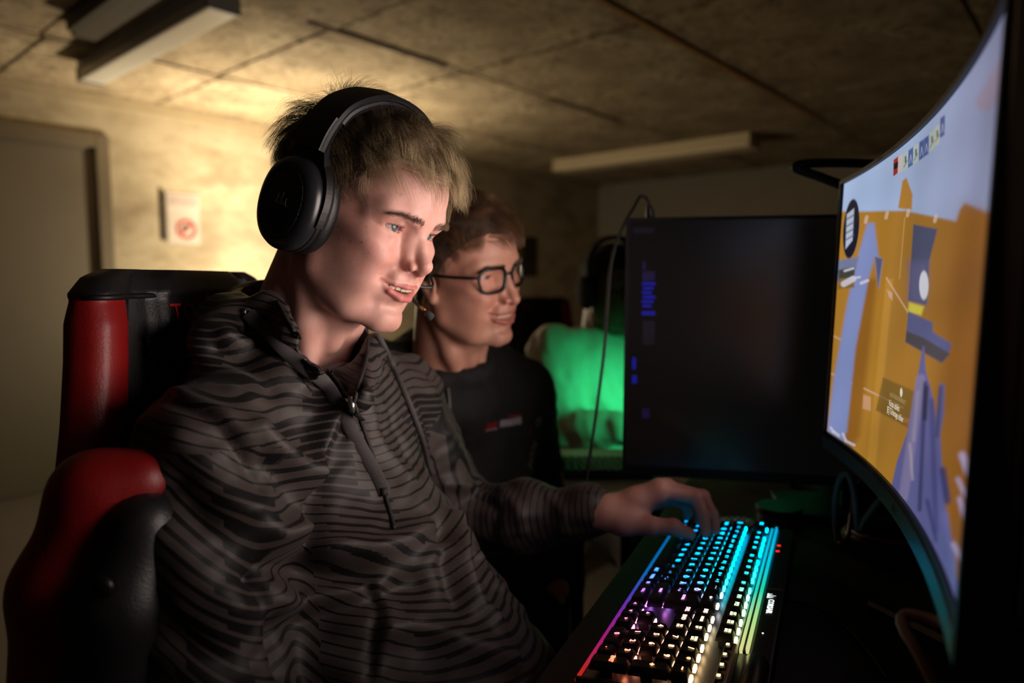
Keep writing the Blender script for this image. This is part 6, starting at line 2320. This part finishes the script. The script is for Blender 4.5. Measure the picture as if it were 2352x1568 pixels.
# jumper
ff_ = unit(np.array([.45, -.89, 0])); fr2 = np.array([ff_[1], -ff_[0], 0]); RF3 = np.stack([fr2, ff_, upz], 1)
FB = Field(np.arange(-.02, .62, .008), np.arange(1.58, 2.28, .008), np.arange(.50, 1.12, .008))
fcn = np.array([.275, 2.00, .815]); fn2 = FT((0, -50, -200))
fsR = fcn + fr2 * .175 + np.array([0, 0, .155]); fsL = fcn - fr2 * .175 + np.array([0, 0, .155])
FB.ell(fcn, (.18, .12, .22), .05, RF3); FB.ell(fcn - np.array([0, 0, .16]), (.17, .13, .18), .05, RF3)
FB.cone(fn2 - np.array([0, 0, .03]), fsR, .07, .065, .05); FB.cone(fn2 - np.array([0, 0, .03]), fsL, .07, .065, .05)
feR = fsR + np.array([.02, -.10, -.20]); FB.chain([fsR, feR], [.07, .06], .02)
fwR = feR + np.array([.20, -.14, .02]); FB.chain([feR, feR + (fwR - feR) * .7], [.058, .046], .02)
feL = fsL + np.array([.06, -.10, -.20]); FB.chain([fsL, feL], [.07, .06], .02)
FB.cone(FT((0, -35, -80)), fn2 - np.array([0, 0, .0]), .066, .062, .012, 'sub')
fv2, fq2 = FB.mesh(); fv2 = relax(fv2, fq2, 3, .5); n3 = vnormals(fv2, fq2)
fv2 = fv2 + n3 * (.006 * vnoise(fv2 * np.array([1, 1, .7]), 38, 81) + .003 * vnoise(fv2, 80, 82))[:, None]
attach(link('jumper', fast_mesh('jumper', fv2, fq2), None, mat('jumper_white', srgb(206, 200, 188), .85, var=.08, scale=90, bump=.1)), far)
HA = Field(np.arange(.2, .62, .004), np.arange(1.5, 1.86, .004), np.arange(.72, .90, .004))
HA.cone(feR + (fwR - feR) * .6, fwR, .034, .026, .01)
HA.ell(fwR + unit(fwR - feR) * .05, (.045, .03, .02), .01)
for k in range(4): HA.chain([fwR + unit(fwR - feR) * .07 + np.array([.008 * k, -.02 + .013 * k, 0]), fwR + unit(fwR - feR) * .12 + np.array([.008 * k, -.02 + .013 * k, -.004]), fwR + unit(fwR - feR) * .14 + np.array([.008 * k, -.02 + .013 * k, -.018])], [.009, .008, .007], .003)
tv_, tq_ = HA.mesh()
LK = Field(np.arange(.0, .55, .012), np.arange(1.6, 2.2, .012), np.arange(.68, 1.06, .012))
LK.chain([FT((0, -50, -210)), fsR, feR, feR + (fwR - feR) * .7], [.045, .042, .036, .03], .02)
kv, kq = LK.mesh()
body_mesh([(FT(fv), fqd, skin_attr('far', fv, fv)), (kv, kq, np.zeros((len(kv), 3))), (relax(tv_, tq_, 1), tq_, np.tile([0, .2, 0], (len(tv_), 1)))], M_SKIN3, far)
FL = Field(np.arange(.0, .75, .012), np.arange(1.45, 2.2, .012), np.arange(-.01, .66, .012))
for s_ in (1, -1):
    a = np.array([fcn[0], fcn[1], .52]) + fr2 * .09 * s_; b = a + ff_ * .38 + fr2 * .04 * s_; c_ = b + np.array([0, 0, -.50])
    FL.chain([a, b, c_], [.085, .068, .055], .03)
tv_, tq_ = FL.mesh(); attach(link('trousers', fast_mesh('trousers', relax(tv_, tq_, 1), tq_), None, mat('trouser_grey', srgb(50, 50, 54), .85)), far)
# his headset
M_PIPE2 = mat('headset_cloth_black', srgb(12, 12, 12), .9)
fh = empty('headset', FT((86, 0, -10)), 'black headset worn by the person in the green-lit jumper', 'headset')
BTs, hss = BT, hs
BT, hs = FT, fh
for sx in (1, -1):
    oval_loft('ear_cup', [(72, 34, 42), (86, 42, 50), (96, 40, 48), (102, 30, 38)], M_PIPE2, fh, n=28, sx=sx, centre=(0, -4, -14))
sweep_band('headband', spline([(92, -4, 30), (92, -4, 70), (80, -2, 104), (50, 0, 128), (0, 2, 138), (-50, 0, 128), (-80, -2, 104), (-92, -4, 70), (-92, -4, 30)], 41), [(-16, -6), (-17, 0), (-14, 6), (14, 6), (17, 0), (16, -6)], M_HS)
BT, hs = BTs, hss

# his side table, keyboard and the green screen that lights him
D2 = Matrix.Translation((.192, 1.39, 0))
e = empty('side_table', (.192, 1.39, 0), 'small pale side table lit green in front of the person in the white jumper', 'table')
M_PALE = mat('table_pale', srgb(170, 170, 166), .45, var=.06, scale=20)
part(MB().box((-.092, -.18, DZK - .025), (.092, .18, DZK), D2, bev=.003), 'tabletop', M_PALE, e)
for lx in (-.07, .07):
    for ly in (-.15, .15):
        part(MB().box((lx - .012, ly - .012, 0), (lx + .012, ly + .012, DZK - .025), D2), 'leg', M_DLEG, e)
e = empty('keyboard', (.192, 1.37, DZK), 'compact dark keyboard on the pale green-lit side table', 'keyboard')
part(MB().box((-.088, -.07, DZK), (.088, .05, DZK + .014), D2, bev=.003), 'case', M_CASE, e)
km_ = MB().box((-.0060, -.0075, 0), (.0060, .0075, .005), bev=.0012); km_ = pyd('key', km_.v, km_.f, False)
for i in range(12):
    for j in range(6):
        o = link('key', km_, None, M_CAP); o.parent = e
        o.matrix_parent_inverse = e.matrix_basis.inverted(); o.matrix_basis = D2 @ Matrix.Translation((-.0785 + .01425 * i, -.058 + .0190 * j, DZK + .0142))
gpos = np.array((.64, 1.33, .955))
GM_, GMM = flat_monitor('monitor with a green screen turned to the person in the white jumper', gpos, math.radians(205), .50, .29, 0, [])
for o_ in GM_.children:
    if o_.name.startswith('screen'):
        o_.data.materials.clear(); o_.data.materials.append(mat('green_screen', (.02, .8, .25, 1), .4, var=.2, scale=8, emit=.04))
gl_ = light('green_screen_glow', 'AREA', np.array(GMM @ Vector((0, -.02, -.02))), 0.65, (.04, 1.0, .34), shape='RECTANGLE', size=.46, size_y=.25, spread=math.radians(38))
aim(gl_, np.array((.20, 1.86, .80)))

# ================================================================== second chair far behind
def copy_tree(o_, parent=None):
    c = o_.copy(); COL.objects.link(c); c.parent = parent
    if parent is not None: c.matrix_parent_inverse = o_.matrix_parent_inverse.copy()
    for k in o_.children: copy_tree(k, c)
    return c


gc2 = copy_tree(gc)
gc2['label'] = 'empty black and red gaming chair standing far behind the man with glasses'
gc2.location = (.17, 3.05, 0); gc2.rotation_euler = (0, 0, math.radians(-62)); gc2.scale = (.92, .92, .92)
